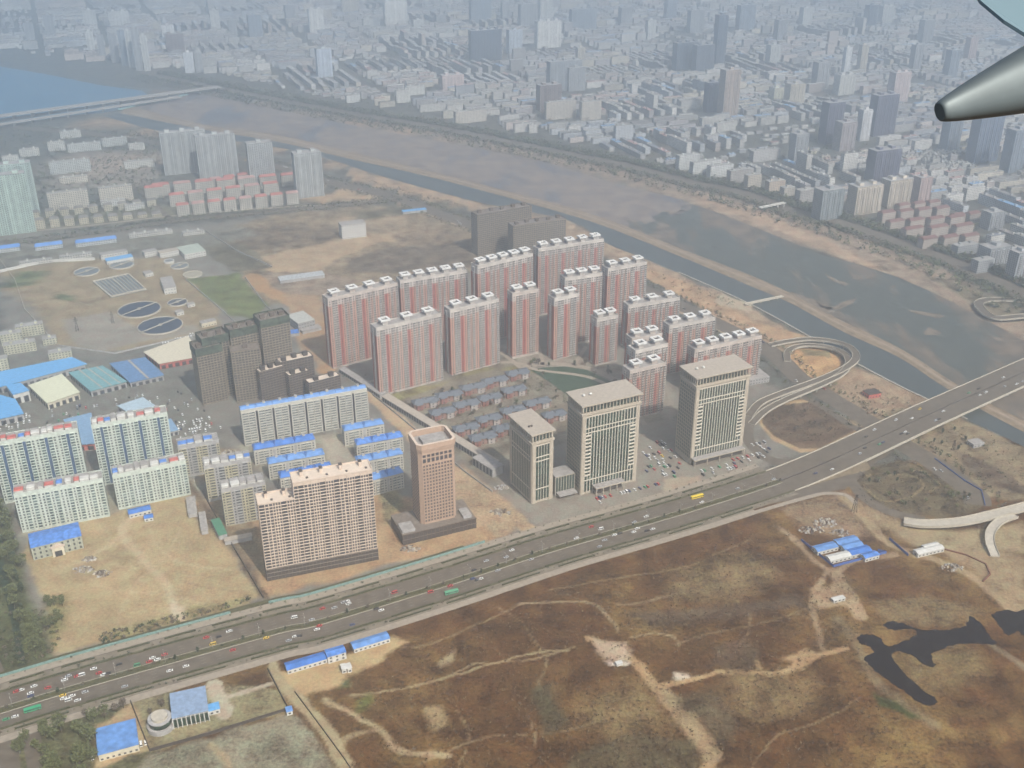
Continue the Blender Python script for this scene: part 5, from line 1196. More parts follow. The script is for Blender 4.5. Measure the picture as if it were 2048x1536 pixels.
class Blk:
    def __init__(s): s.v = []; s.f = []; s.uv = []; s.c = []
    def box(s, cx, cy, w, d, z0, z1, ang, wall, roof, win=1.0):
        c, sn = math.cos(ang), math.sin(ang); q = [(-w/2, -d/2), (w/2, -d/2), (w/2, d/2), (-w/2, d/2)]
        p = [(cx+a*c-b*sn, cy+a*sn+b*c) for a, b in q]; i = len(s.v); s.v += [(*a, z0) for a in p]+[(*a, z1) for a in p]
        for k in range(4):
            L = w if k % 2 == 0 else d; s.f.append((i+k, i+(k+1) % 4, i+4+(k+1) % 4, i+4+k)); h = z1-z0
            s.uv += [(0, 0.02), (L, .02), (L, h), (0, h)]; s.c += [(*wall, win)]*4
        s.f.append((i+4, i+5, i+6, i+7)); s.uv += [(0, -1)]*4; s.c += [(*roof, 0)]*4
    def gable(s, cx, cy, w, d, z, hh, ang, roof):
        c, sn = math.cos(ang), math.sin(ang); e = .5
        L = [(-w/2-e, -d/2-e, z), (w/2+e, -d/2-e, z), (w/2+e, d/2+e, z), (-w/2-e, d/2+e, z), (-w/2+2, 0, z+hh), (w/2-2, 0, z+hh)]
        i = len(s.v); s.v += [(cx+a*c-b*sn, cy+a*sn+b*c, zz) for a, b, zz in L]
        for f in ((0, 1, 5, 4), (2, 3, 4, 5)): s.f.append(tuple(i+k for k in f)); s.uv += [(0, -1)]*4; s.c += [(*roof, 0)]*4
        for f in ((3, 0, 4), (1, 2, 5)): s.f.append(tuple(i+k for k in f)); s.uv += [(0, -1)]*3; s.c += [(*roof, 0)]*3
    def build(s, name, parent=None, loc=None):
        me = bpy.data.meshes.new(name); me.from_pydata(s.v, [], s.f); me.materials.append(BM)
        u = me.uv_layers.new(name='UVMap'); u.data.foreach_set('uv', np.array(s.uv, np.float32).ravel())
        a = me.attributes.new('paintwork', 'FLOAT_COLOR', 'CORNER'); a.data.foreach_set('color', np.array(s.c, np.float32).ravel())
        me.update(); o = bpy.data.objects.new(name, me); C.objects.link(o)
        if parent is not None: o.parent = parent
        if loc is not None: o.location = loc
        return o
A24 = math.radians(23)
OCC = []
def city_tower(cx, yt, yb, w, wall, label, d=None, roof=(.3, .29, .28), strips=True, cat='tower', group=None, ang=A24, name='city_tower', pent=True):
    """tower seen with centre cx, top yt, base yb, width w px"""
    h = max(8, hgt(yt, yb)); p = P(cx, yb); wm = w*p.y/F/ct*1.0; d = d or max(12, min(24, wm*.6)); wm = max(9, (wm-d*.3))
    o = empty(name, (p.x, p.y+d/2, 0), ang, label, cat, group); OCC.append((p.x, p.y+d/2, max(wm, d)*.75))
    b_ = Blk(); b_.box(0, 0, wm, d, 0, h, 0, wall, roof); b_.build('wall', o)
    if strips:
        n = max(2, int(wm/9)); b_ = Blk(); lt = tuple(min(.72, c*1.18+.02) for c in wall)
        for i in range(n+1):
            x = -wm/2+wm*i/n; b_.box(x, -d/2-.5, 1.0, 1.2, 0, h-1, 0, lt, lt, 0)
        for i in range(n): b_.box(-wm/2+wm*(i+.5)/n, -d/2-.4, wm/n*.38, 1.6, 2, h-4, 0, wall, lt, 1)
        b_.build('facade_bay', o)
    if pent:
        b_ = Blk(); n = max(1, int(wm/22))
        for i in range(n):
            x = -wm/2+wm*(i+.5)/n; b_.box(x, 0, min(8, wm*.4), d*.5, h, h+4.5, 0, tuple(min(.7, c*1.2) for c in wall), roof, 0)
        b_.build('roof_room', o)
    return o
LW = (.56,.57,.55); CR = (.50,.46,.38); GB = (.24,.28,.33); DK = (.10,.12,.16); PU = (.12,.12,.17); GY = (.32,.33,.34); PK = (.44,.34,.32); BR_ = (.20,.16,.15)
def NEARSIDE(): pass
# near-bank towers upper left
gs = 'tall pale residential towers on the near bank'
city_tower(372,263,347,84,(.34,.355,.35),'wide grey slab tower, left of four by the river road',d=18,group=gs)
city_tower(436,270,356,74,(.34,.355,.35),'wide grey slab tower standing close right of the first',d=18,group=gs)
city_tower(523,286,372,50,(.34,.355,.35),'single pale tower with a crown, third of four by the river road',d=20,group=gs)
city_tower(617,306,395,56,(.34,.355,.35),'single pale tower with a crown, easternmost of four by the river road',d=22,group=gs)
city_tower(44,328,428,60,(.34,.42,.39),'green-cast white tower cluster behind its twin at the left edge',d=20,group=gs)  # white towers at the left edge; greenish light cast mixed into wall colour
city_tower(14,352,470,100,(.35,.44,.39),'green-cast white tall slab tower at the left edge, in front of its twin',d=20,group=gs)
# apartment rows and school blocks upper left  (cx, ytop, ybase, w px)
def low(cx, yt, yb, w, wall, label, d=12, roof=None, gable=None, name='apartment_block', cat='apartment block', group=None, ang=A24):
    h = max(4, hgt(yt, yb)); p = P(cx, yb); wm = w*p.y/F/ct*.97
    o = empty(name, (p.x, p.y+d/2, 0), ang, label, cat, group); OCC.append((p.x, p.y+d/2, max(wm, d)*.7))
    b_ = Blk(); b_.box(0, 0, wm, d, 0, h, 0, wall, roof or (.30,.29,.27)); b_.build('wall', o)
    b_ = Blk()
    if gable: b_.gable(0, 0, wm, d, h, 3.2, 0, gable); b_.build('roof', o)
    else:
        n = max(1, int(wm/16))
        for i in range(n): b_ = Blk(); b_.box(-wm/2+wm*(i+.5)/n, 1, 3, 4, h, h+2.6, 0, wall, (.3,.3,.3), 0); b_.build('stair_head', o)
    return o
RD = (.34,.13,.11)
gr = 'red-roofed apartment blocks beside the country road'
k = 0
rows = [((300,392),(600,368),7,370,398),((335,412),(560,385),6,0,0),((350,432),(600,405),8,0,0),((285,398),(330,392),1,0,0),((390,385),(500,368),4,0,0)]
for (a, b_, n, _, _) in rows:
    for i in range(n):
        t = (i+.5)/n; x = a[0]+(b_[0]-a[0])*t; y = a[1]+(b_[1]-a[1])*t
        low(x, y-20, y+2, (b_[0]-a[0])/n*.74, (.40,.38,.33), 'red-striped five-storey block by the country road', gable=RD if i % 3 != 1 else (.33,.2,.18), group=gr)
spots = [(140,262,276,36),(112,284,302,30),(168,287,303,58),(228,277,292,44),(272,288,300,28),(58,298,313,34),(20,312,326,28),(140,322,346,72),(278,322,336,54),(232,374,404,60),(138,384,420,72),(146,354,366,50),(225,402,414,44),(268,410,420,36)]
for x, a, b_, w in spots: low(x, a, b_, w, R.choice([(.5,.5,.46),(.42,.44,.42),(.48,.45,.38)]), 'pale low block near the school yard', group='pale low blocks of the upper left quarter')
for i in range(9):
    x = 80+i*29; low(x, 444-i*1.6-4, 458-i*3.2, 17, (.42,.38,.28), 'small yellowish villa along the country road', d=9, gable=(.17,.16,.15), name='villa', cat='villa', group='small villas along the country road')
for i in range(9):
    x = 70+i*29; low(x, 425-i*3, 438-i*3.2, 16, (.40,.37,.28), 'small yellowish villa behind the roadside row', d=9, gable=(.16,.15,.14), name='villa', cat='villa', group='small villas in the second row')
for x, y, w, lb in [(95,497,50,'left'), (190,488,75,'right'), (15,502,40,'leftmost')]: low(x, y-6, y+2, w, (.42,.44,.44), lb+' long blue-roofed shed along the near side of the country road', d=14, gable=(.10,.24,.55), name='shed', cat='shed')
for x, y, w, lb in [(70,527,60,'long grey-roofed'), (150,515,60,'second grey-roofed'), (300,470,80,'long tan-walled'), (385,468,40,'short white')]: low(x, y-5, y+2, w, (.45,.44,.40), lb+' shed in the strip north of the sewage works', d=10, name='shed', cat='shed')
for x, a, b_, w, lb in [(58,652,672,52,'stepped cream office block with many windows left of the sewage works'), (38,688,706,60,'low cream block behind the market halls'), (97,678,690,26,'small cream block near the sewage works wall'), (118,705,718,44,'low pale shed behind the long blue market hall'), (22,668,690,40,'cream block at the picture\'s left edge'), (-5,720,745,40,'pale roofed hall at the picture\'s left edge')]: low(x, a, b_, w, (.46,.45,.34), lb, name='office_block', cat='office block')

# city across the river: towers one by one
T_ = [(183,62,110,14,LW),(205,68,118,13,GY),(230,66,126,16,GY),(250,60,132,13,GB),(264,62,136,12,LW),(278,55,142,14,GY),(294,70,142,12,LW),(180,20,55,24,LW),(238,22,56,36,LW),(335,50,76,24,(.7,.72,.72)),(350,68,108,34,BR_),(378,105,146,18,(.6,.64,.68)),(398,105,145,15,GY),
 (510,30,75,26,GB),(632,18,68,28,(.72,.72,.68)),(648,98,155,30,(.5,.56,.66)),(700,0,26,32,CR),(790,2,50,42,(.7,.7,.66)),(735,38,60,20,LW),(970,60,122,60,DK),(1028,60,110,28,(.45,.5,.56)),(1095,42,96,48,(.72,.72,.68)),(960,0,46,40,GB),(1010,2,45,16,GY),(1055,8,52,34,GY),(1090,0,40,26,LW),(1165,18,62,50,GB),(1128,122,182,66,(.27,.29,.31)),(1097,170,222,46,BR_),(1150,135,182,36,GY),(903,150,180,44,(.56,.46,.44)),(1160,95,130,16,CR),(835,40,60,22,LW),(880,30,50,20,GY),
 (1372,85,140,52,DK),(1405,90,145,40,(.14,.16,.2)),(1437,30,130,22,DK),(1490,10,62,34,GB),(1455,140,236,36,(.40,.33,.28)),(1420,165,225,24,PU),(1560,175,200,40,(.62,.6,.48)),(1588,168,212,36,CR),(1640,125,178,30,GY),(1690,95,152,14,(.7,.72,.72)),(1722,90,145,16,CR),(1740,10,52,22,DK),(1772,12,45,28,LW),(1688,150,190,38,(.6,.6,.56)),(1795,145,205,38,(.58,.48,.46)),(1660,205,288,40,PU),(1688,245,302,38,(.34,.30,.30)),(1725,220,282,24,(.6,.6,.6)),(1762,190,272,52,PU),(1595,268,328,32,GY),(1765,300,362,64,PU),(1940,75,118,20,PK),(1728,372,428,66,(.52,.46,.38)),(1790,360,415,58,(.52,.46,.38)),(1842,355,405,32,PK),(1655,380,440,56,(.25,.28,.29)),(1900,238,302,34,GB),(1965,225,325,60,(.16,.2,.28)),(2025,260,345,40,GB),(1985,425,460,40,GY),(1990,495,530,60,GY),(2035,505,560,40,GY),
 (100,30,75,20,GY),(60,45,85,18,GY),(430,20,60,18,LW),(465,40,72,16,GY),(580,10,45,20,GY),(1250,15,50,24,GY),(1300,40,80,18,LW),(1340,0,40,22,GB),(1560,40,80,22,GY),(1610,15,55,22,LW),(1850,40,90,26,GY),(1900,100,160,24,GB),(1830,90,140,20,GY),(1390,20,66,30,GY),(1545,90,130,24,LW)]
COLN = {id(LW): 'pale', id(GY): 'grey', id(GB): 'blue-grey', id(DK): 'very dark', id(PU): 'dark purplish', id(BR_): 'brownish', id(CR): 'cream', id(PK): 'pinkish'}
for i, (x, a, b_, w, c) in enumerate(T_):
    nm = COLN.get(id(c)) or ('white' if min(c) > .55 else 'cream' if c[0] > c[2]+.08 else 'blue-tinted' if c[2] > c[0]+.03 else 'dull')
    sh = 'wide' if w > 45 else 'slim' if w < 20 else 'mid-width'
    hx = 'tall ' if (b_-a) > 62 else 'short ' if (b_-a) < 42 else ''
    zone = 'on the hazy skyline beyond the lake' if x < 420 else ('in the middle of the far city' if x < 1250 else 'in the far city right of centre' if x < 1600 else 'in the far city towards the aircraft wing')
    dist = 'in the farthest haze' if b_ < 70 else 'in the haze' if b_ < 160 else 'beyond the opposite bank' if b_ < 260 else 'near the opposite river road'
    city_tower(x, a, b_, w, c, f'{hx}{sh} {nm} tower {dist}', group='towers of the city across the river')
# red-roofed quarter on the far bank, right
for j, (x0, x1, y, n) in enumerate([(1790,1880,425,3),(1755,1900,440,4),(1770,1930,458,4),(1800,1950,472,3),(1835,1960,492,3),(1900,1990,445,3)]):
    for i in range(n):
        x = x0+(x1-x0)*(i+.5)/n; y2 = y-(i+.5)*3; low(x, y2-13, y2+6, (x1-x0)/n*.85, (.44,.38,.33), 'red-roofed block on the opposite bank', gable=(.17,.09,.08), d=13, group='red-roofed blocks on the opposite bank')
for x, a, b_, w, c in [(1120,203,238,60,(.46,.42,.36)),(1180,203,240,40,(.46,.42,.36)),(900,222,236,30,(.5,.48,.4)),(940,222,245,60,(.52,.48,.42)),(805,180,205,26,(.6,.6,.56)),(830,172,190,34,(.6,.6,.56)),(705,190,205,26,LW),(1375,310,340,44,LW),(1410,322,350,60,LW),(1440,330,355,50,LW),(1480,340,365,50,(.4,.38,.36)),(1505,350,378,30,(.5,.45,.38)),(1550,362,385,36,(.48,.4,.32)),(1575,375,392,24,(.48,.44,.38)),(1610,380,405,34,(.4,.38,.36)),(1530,300,322,60,(.46,.45,.44)),(1430,270,284,40,(.5,.5,.5)),(1420,235,252,40,(.5,.49,.46)),(1450,245,262,40,(.5,.49,.46)),(1930,490,510,50,GY),(1965,520,545,40,GY)]:
    low(x, a, b_, w, c, 'pale block by the opposite river road', d=14, group='front row blocks behind the opposite river road')

# the rest of the city: rows of slabs
fr = [P(*p) for p in [(-700,120),(0,95),(120,120),(300,135),(440,150),(560,178),(700,205),(885,235),(1124,285),(1261,315),(1380,345),(1485,362),(1587,398),(1700,425),(1826,470),(1912,500),(2048,560),(2600,760)]]
def frontier(x):
    for a, b_ in zip(fr, fr[1:]):
        if a.x <= x <= b_.x: return a.y+(b_.y-a.y)*(x-a.x)/(b_.x-a.x)
    return 1e9 if x < fr[0].x else 800
pal = [(.52,.51,.48),(.46,.45,.42),(.56,.55,.52),(.40,.39,.38),(.48,.42,.38),(.36,.34,.34),(.5,.46,.38),(.42,.44,.46)]
rfs = [(.20,.19,.18),(.26,.25,.23),(.16,.155,.15),(.33,.32,.31),(.24,.21,.19),(.18,.19,.21)]
slabs = []; c24, s24 = math.cos(A24), math.sin(A24)
r2 = random.Random(11)
def sc_(t, k): return tuple(min(.75, c*k) for c in t)
def hsh(i, j): return random.Random(i*7919+j*104729+5)
for bi in range(-24, 30):
    for bj in range(2, 44):
        q = hsh(bi, bj); bw, bh = 190, 150; kind = q.random()
        ang = A24+q.choice([0, 0, 0, math.pi/2, .04, -.05]); dens = .95 if kind > .1 else .3
        fl = q.choice([12, 15, 18, 18, 21]) if kind > .25 else 7; pc = q.choice(pal); pr = q.choice(rfs); step = q.uniform(20, 27) if fl > 8 else 15
        L0 = q.uniform(28, 62) if fl > 8 else 18
        v = 10
        while v < bh-8:
            u = 8+q.uniform(0, 14)
            while u < bw-20:
                L = L0*q.uniform(.7, 1.15); L = min(L, bw-u-6)
                if q.random() < dens and L > 12:
                    a, b_ = u+L/2, v
                    if ang > 1: a, b_ = (v/bh*bw, (u+L/2)/bw*bh)
                    X = bi*bw+a; Y = bj*bh+b_; wx = X*c24-Y*s24; wy = X*s24+Y*c24
                    if abs(wx) < wy*.52+120 and wy > frontier(wx)+14 and wy < 6200:
                        hh = fl*q.uniform(.6, 1.1); 
                        if q.random() < .02: hh *= 2.2
                        slabs.append((wx, wy, L, 11 if fl > 8 else 9, hh, ang, sc_(pc if q.random() < .6 else q.choice(pal), q.uniform(.75, 1.3)), pr if q.random() < .6 else q.choice(rfs+[(.14, .26, .42), (.32, .19, .17)])))
                u += L+q.uniform(4, 11)
            v += step
occ = np.array(OCC)
ok = []
for s_ in slabs:
    if np.min(np.hypot(occ[:, 0]-s_[0], occ[:, 1]-s_[1])-occ[:, 2]) > s_[2]*.42: ok.append(s_)
ok.sort(key=lambda s_: s_[1]); print('slabs', len(ok))
inview = [s_ for s_ in ok if abs(s_[0])/math.hypot(s_[1], H) < .50]
near_ = set(id(x) for x in inview[:170])
mass = Blk()
for s_ in ok:
    wx, wy, L, d, hh, ang, wc, rc = s_
    if id(s_) in near_:
        o = empty('city_block', (wx, wy, 0), ang, ('white ' if min(wc) > .5 else 'grey ' if abs(wc[0]-wc[2]) < .05 else 'warm-toned ')+('long' if L > 55 else 'short' if L < 30 else 'mid-length')+' slab across the river', 'apartment block', 'low slabs of flats across the river')
        b_ = Blk(); b_.box(0, 0, L, d, 0, hh, 0, wc, rc); b_.build('wall', o)
        for q_ in (-.25, .25): b_ = Blk(); b_.box(L*q_, 1, 3, 4, hh, hh+2.4, 0, wc, rc, 0); b_.build('stair_head', o)
    else:
        mass.box(wx, wy, L, d, 0, hh, ang, wc, rc)
        if hh > 9: mass.box(wx, wy, 4, 4, hh, hh+2.4, ang, wc, rc, 0)
tag(mass.build('distant_city_blocks'), 'mass of low pale blocks filling the hazy distance of the city', 'city blocks', kind='stuff')
for i, px in enumerate([[(200,135),(420,115),(700,150),(1100,130),(1500,150),(2100,190)], [(600,200),(1000,150),(1400,110),(2000,60)], [(1250,330),(1420,260),(1600,200),(1800,150),(2048,120)], [(1700,440),(1900,330),(2100,280)], [(880,245),(1000,120),(1080,0)], [(300,150),(420,60),(480,0)]]):
    road(px, 26, .06)

# ------------------------------------------------------------------ trees and bushes
leafA = mat('spring_leaves', (0.095, 0.105, 0.04), var=.5, scale=.8)
leafB = mat('bare_twigs', (0.115, 0.09, 0.065), var=.4, scale=.8)
leafC = mat('dark_evergreen', (0.03, 0.045, 0.02), var=.5, scale=.8)
def crown_mb(mb, cx, cy, z, rx, rz, n, m, r, ls=.9):
    for i in range(n):
        while True:
            a = Vector((r.uniform(-1, 1), r.uniform(-1, 1), r.uniform(-1, 1)))
            if .25 < a.length < 1: break
        p = Vector((cx+a.x*rx, cy+a.y*rx, z+a.z*rz)); t = Vector((r.uniform(-1, 1), r.uniform(-1, 1), r.uniform(-.4, .4))).normalized()*ls*r.uniform(.6, 1.3); w = t.cross(Vector((r.uniform(-1, 1), r.uniform(-1, 1), 1)).normalized()).normalized()*ls*r.uniform(.4, .9)
        mb.quad(tuple(p-t-w), tuple(p+t-w*.6), tuple(p+t*.8+w), tuple(p-t*.7+w), m)
def trunk_mb(mb, h, r0, m, r):
    prev = [(r0*math.cos(t), r0*math.sin(t), 0) for t in np.linspace(0, 2*math.pi, 7)[:-1]]; x = y = 0
    for k in range(1, 4):
        x += r.uniform(-.25, .25); y += r.uniform(-.25, .25); rr2 = r0*(1-.28*k); cur = [(x+rr2*math.cos(t), y+rr2*math.sin(t), h*k/3) for t in np.linspace(0, 2*math.pi, 7)[:-1]]
        for i in range(6): mb.quad(prev[i], prev[(i+1) % 6], cur[(i+1) % 6], cur[i], m)
        prev = cur
    for k in range(4):
        a = r.uniform(0, 6.28); z = h*r.uniform(.5, .85); bar(mb, (0, 0, z), (math.cos(a)*h*.35, math.sin(a)*h*.35, z+h*.35), r0*.3, m)
TP = []
r3 = random.Random(4)
for i, (lm, rx, rz, h) in enumerate([(leafA, 2.6, 2.6, 5.5), (leafB, 2.6, 3.0, 6.0), (leafC, 1.5, 2.8, 4.2), (leafA, 3.8, 3.6, 7.5), (leafB, 2.0, 2.0, 4.5)]):
    mb = MB(); trunk_mb(mb, h, .28, bark, r3); tm = mb.mesh('trunk'); mb = MB(); crown_mb(mb, 0, 0, h, rx, rz, 120, lm, r3, .55); crown_mb(mb, rx*.5, .3, h-.8, rx*.55, rz*.5, 45, lm, r3, .5); crown_mb(mb, -rx*.5, -.4, h+.6, rx*.5, rz*.5, 40, lm, r3, .5)
    TP.append((tm, mb.mesh('crown')))
TN = [0]
def tree(p, k, sc, label, group):
    TN[0] += 1
    o = empty('tree', (p.x, p.y, 0), R.uniform(0, 6.28), label, 'tree', group); o.scale = (sc, sc, sc*R.uniform(.85, 1.15))
    for nm, me_ in zip(('trunk', 'crown'), TP[k]): c = bpy.data.objects.new(nm, me_); C.objects.link(c); c.parent = o
def inpoly(px, n, r):
    w = [P(*p) for p in px]; xs = [p.x for p in w]; ys = [p.y for p in w]; out = []; t = 0
    while len(out) < n and t < n*60:
        t += 1; X, Y = r.uniform(min(xs), max(xs)), r.uniform(min(ys), max(ys)); ins = False
        for i in range(len(w)):
            a, b_ = w[i], w[(i+1) % len(w)]
            if (a.y > Y) != (b_.y > Y) and X < (b_.x-a.x)*(Y-a.y)/((b_.y-a.y) or 1e-9)+a.x: ins = not ins
        if ins: out.append(Vector((X, Y, 0)))
    return out
rt_ = random.Random(21)
for px, n, ks, sc, lb, g in [
  ([(0,1000),(20,1040),(60,1180),(100,1300),(60,1340),(45,1300),(20,1180),(0,1090)], 46, (3, 3, 0, 2), 1.25, 'dense green tree along the ditch', 'trees along the left side road'),
  ([(40,1470),(120,1450),(190,1475),(190,1540),(160,1570),(10,1570)], 26, (3, 3, 0), 1.3, 'large spring-green tree in the corner grove', 'trees of the lower left grove'),
  ([(165,1432),(250,1408),(262,1412),(180,1452)], 7, (1, 3), 1.0, 'bare tree behind the blue flat roof', 'trees behind the blue flat roof'),
  ([(820,800),(1080,730),(1160,820),(1010,880),(900,880)], 46, (0, 1, 4, 2), .85, 'small garden tree between the slate-roofed villas', 'garden trees between the villas'),
  ([(1020,720),(1100,740),(1300,850),(1250,880),(1330,830),(1200,720)], 16, (2, 0, 1), .9, 'small tree around the oval lawn', 'trees around the lawn'),
  ([(1530,830),(1620,810),(1700,855),(1600,895)], 14, (1, 4), .7, 'small bare tree in the rounded plot', 'trees in the rounded plot'),
  ([(1720,950),(1790,925),(1950,1000),(1890,1030),(1760,1010)], 34, (2, 0, 1, 4), .75, 'small tree in the park plot', 'trees in the park plot'),
  ([(1840,870),(1900,850),(1960,890),(1900,910)], 8, (1, 2), .8, 'small tree beside the bridge abutment', 'trees beside the abutment'),
  ([(90,1185),(130,1190),(135,1270),(100,1290)], 9, (0, 3), 1.0, 'bushy green tree on the sandy lot', 'trees at the sandy lot\'s west end'),
  ([(300,1410),(420,1380),(430,1400),(300,1450)], 6, (1, 4), .8, 'small tree in the rotunda\'s yard', 'trees in the rotunda yard')]:
    for p in inpoly(px, n, rt_): tree(p, rt_.choice(ks), sc*rt_.uniform(.75, 1.2), lb, g)
for o_, n0, lb in ((0, 17, 'small tree on the median'),):
    for p, h in along(offs(LAND, o_), n0, 40):
        if P(2048, 900).x > p.x: tree(p+Vector((rt_.uniform(-1, 1), rt_.uniform(-1, 1), 0)), rt_.choice((2, 4)), rt_.uniform(.4, .7), lb, 'median trees of the boulevard')
# belts nobody could count
def belt(name, pts, label, m=(leafA, leafB, leafC), rad=(1.2, 2.8), q=22, seed=1):
    r = random.Random(seed); mb = MB()
    for p in pts:
        s_ = r.uniform(*rad); crown_mb(mb, p.x, p.y, s_*.9, s_, s_*.8, q, r.choice(m), r, s_*.35)
    tag(mb.build(name), label, 'vegetation', kind='stuff')
def scatter(line, o0, o1, step, r): return [p+Vector((-math.sin(h), math.cos(h), 0))*r.uniform(o0, o1) for p, h in along(line, step)]
rb = random.Random(77)
belt('median_shrubs', scatter(LAND, -1.8, 1.8, 2.6, rb), 'dark shrubs planted down the boulevard median', m=(leafC, leafB, leafA), rad=(.5, 1.1), q=12)
belt('roadside_shrubs', scatter(LAND, -25, -22, 5, rb)+scatter(LAND, 23, 27, 6, rb)+scatter(LAND, 33, 37, 8, rb), 'low shrubs lining the boulevard', rad=(.6, 1.3), q=14)
belt('riverside_trees', scatter(RR, 14, 26, 3.2, rb)+scatter(RR, -16, -26, 5, rb), 'brownish trees along the near riverside road', rad=(1.4, 2.6), q=14)
belt('far_bank_trees', scatter(RF, 18, 40, 1.2, rb)+scatter(RF, -18, -32, 2.2, rb)+scatter(RF, 20, 38, 1.5, rb)+scatter(RF, -30, -75, 3.0, rb)+scatter(RF, 34, 60, 4, rb), 'dark tree belts along the opposite river road', m=(leafC, leafA, leafC, leafB), rad=(2.4, 5.2), q=12)
belt('country_road_trees', scatter(RE, 9, 14, 5, rb)+scatter(RE, -9, -14, 5, rb)+inpoly([(60,330),(330,300),(330,420),(60,460)], 800, rb)+inpoly([(0,270),(320,262),(330,300),(60,320),(0,330)], 300, rb), 'trees along the country road and between the pale blocks', rad=(1.8, 4), q=12)
belt('bank_bushes', inpoly([(1290,540),(1400,570),(1480,610),(1440,620),(1350,580)], 90, rb)+inpoly([(700,350),(900,402),(950,420),(820,395)], 120, rb)+inpoly([(1720,760),(1850,810),(1780,850),(1700,800)], 40, rb), 'dark bushes dotted over the sandy bank', m=(leafC, leafB), rad=(.9, 1.8), q=10)
belt('scrub_bushes', inpoly([(700,1400),(1050,1200),(1560,1040),(1700,1100),(1750,1400),(1900,1600),(700,1600)], 5500, rb), 'reddish brown bushes scattered through the foreground scrub', m=(mat('dry_scrub_leaves', (.07, .037, .02), var=.5), mat('pale_dry_grass', (.17, .125, .065), var=.4), mat('dark_scrub', (.045, .03, .016), var=.4)), rad=(.4, 1.15), q=7)
belt('garden_bushes', inpoly([(820,800),(1080,730),(1160,820),(1010,880),(900,880)], 240, rb)+inpoly([(660,740),(760,800),(1010,725),(1250,720),(1330,830),(1250,735),(1000,705)], 120, rb)+inpoly([(1340,760),(1500,760),(1490,800),(1350,860)], 40, rb), 'low bushes between houses of the estate', rad=(.8, 1.8), q=12)
belt('plot_bushes', inpoly([(1522,828),(1545,812),(1620,804),(1706,852),(1640,896),(1550,873)], 220, rb)+inpoly([(1700,950),(1790,915),(1960,1000),(1960,1025),(1730,1005)], 220, rb)+inpoly([(1870,805),(2060,900),(2060,1000),(1900,930)], 160, rb)+inpoly([(1730,770),(1800,800),(1760,850),(1690,800)], 40, rb), 'brown undergrowth inside the interchange plots', m=(leafB, mat('dry_scrub_leaves', (.10, .06, .035)), leafC), rad=(.6, 1.5), q=9)
cb = []
for i in range(9000):
    y = rb.uniform(1500, 5200); x = rb.uniform(-.5, .5)*y*1.05
    if y > frontier(x)+10: cb.append(Vector((x, y, 0)))
belt('city_trees', cb, 'trees scattered through the hazy city across the river', m=(leafC, leafA, leafB), rad=(2.5, 5.5), q=9)
belt('yard_bushes', inpoly([(60,1215),(110,1230),(120,1290),(100,1310),(70,1330)], 60, rb)+inpoly([(200,1290),(500,1205),(500,1195),(200,1270)], 90, rb)+inpoly([(0,1140),(30,1180),(60,1330),(0,1330)], 60, rb), 'bushes along the north verge of the sandy lot', rad=(.8, 2), q=16)
# clipped hedges beside the boulevard
hg = 'clipped hedges along the boulevard'
for off_, w, st_, ln_, lb in ((27.5, 1.2, 34, 24, 'clipped low hedge on the northern verge'), (20.7, 1.2, 46, 38, 'long hedge beside the northern side lane'), (-19.5, 1.2, 44, 37, 'long hedge beside the southern side lane'), (-24.5, 1.0, 50, 36, 'thin hedge beside the southern pavement')):
    line = offs(LAND, off_); Ltot = sum((a-b_).length for a, b_ in zip(line, line[1:])); q = 60
    while q < Ltot-ln_:
        pts = [p for p, h in along(line, ln_/4, q, q+ln_)]; q += st_+rb.uniform(0, 8)
        if len(pts) < 2 or pts[0].x > 330: continue
        o = pts[0].copy(); mb = MB(); strip_mb(mb, [p-o for p in pts], w/2, -w/2, 1.15, hedgem, 1.0); ob = mb.build('hedge'); ob.location = (o.x, o.y, .1); tag(ob, lb, 'hedge', hg)

# ------------------------------------------------------------------ vehicles
def paintm(nm, c): return mat('car_'+nm, c, rough=.35, var=.02, spec=.5)
CC = [('white', (.75, .75, .72)), ('silver', (.42, .43, .44)), ('black', (.03, .03, .035)), ('red', (.5, .04, .04)), ('dark blue', (.04, .06, .16)), ('yellow', (.75, .5, .04)), ('green', (.05, .30, .14))]
def car_mesh(c, L=4.6, Wd=1.8, van=False):
    mb = MB(); h1 = .9; zt = 1.45 if not van else 2.0
    mb.box(-L/2, L/2, -Wd/2, Wd/2, .3, h1, c); i = len(mb.v)
    a, b_ = (-L*.30, L*.18) if not van else (-L*.46, L*.36); ins = .25; at = .45 if not van else .12
    mb.v += [(a-at, -Wd/2+.05, h1), (b_+at+.25, -Wd/2+.05, h1), (b_+at+.25, Wd/2-.05, h1), (a-at, Wd/2-.05, h1), (a, -Wd/2+ins, zt), (b_, -Wd/2+ins, zt), (b_, Wd/2-ins, zt), (a, Wd/2-ins, zt)]
    mb.f += [(i, i+1, i+5, i+4), (i+1, i+2, i+6, i+5), (i+2, i+3, i+7, i+6), (i+3, i, i+4, i+7), (i+4, i+5, i+6, i+7)]; g = mb.mi(dark); k = mb.mi(c); mb.m += [g, g, g, g, k]
    for x in (-L*.31, L*.31):
        for y in (-Wd/2-.02, Wd/2-.2):
            p = [(x+.33*math.cos(t), .33+.33*math.sin(t)) for t in np.linspace(0, 2*math.pi, 9)[:-1]]; i = len(mb.v)
            mb.v += [(q[0], y, q[1]) for q in p]+[(q[0], y+.22, q[1]) for q in p]; mb.f += [tuple(range(i, i+8)), tuple(range(i+15, i+7, -1))]+[(i+j, i+(j+1) % 8, i+8+(j+1) % 8, i+8+j) for j in range(8)]; mb.m += [mb.mi(darkw)]*10
    return mb.mesh('car')
CM = {}
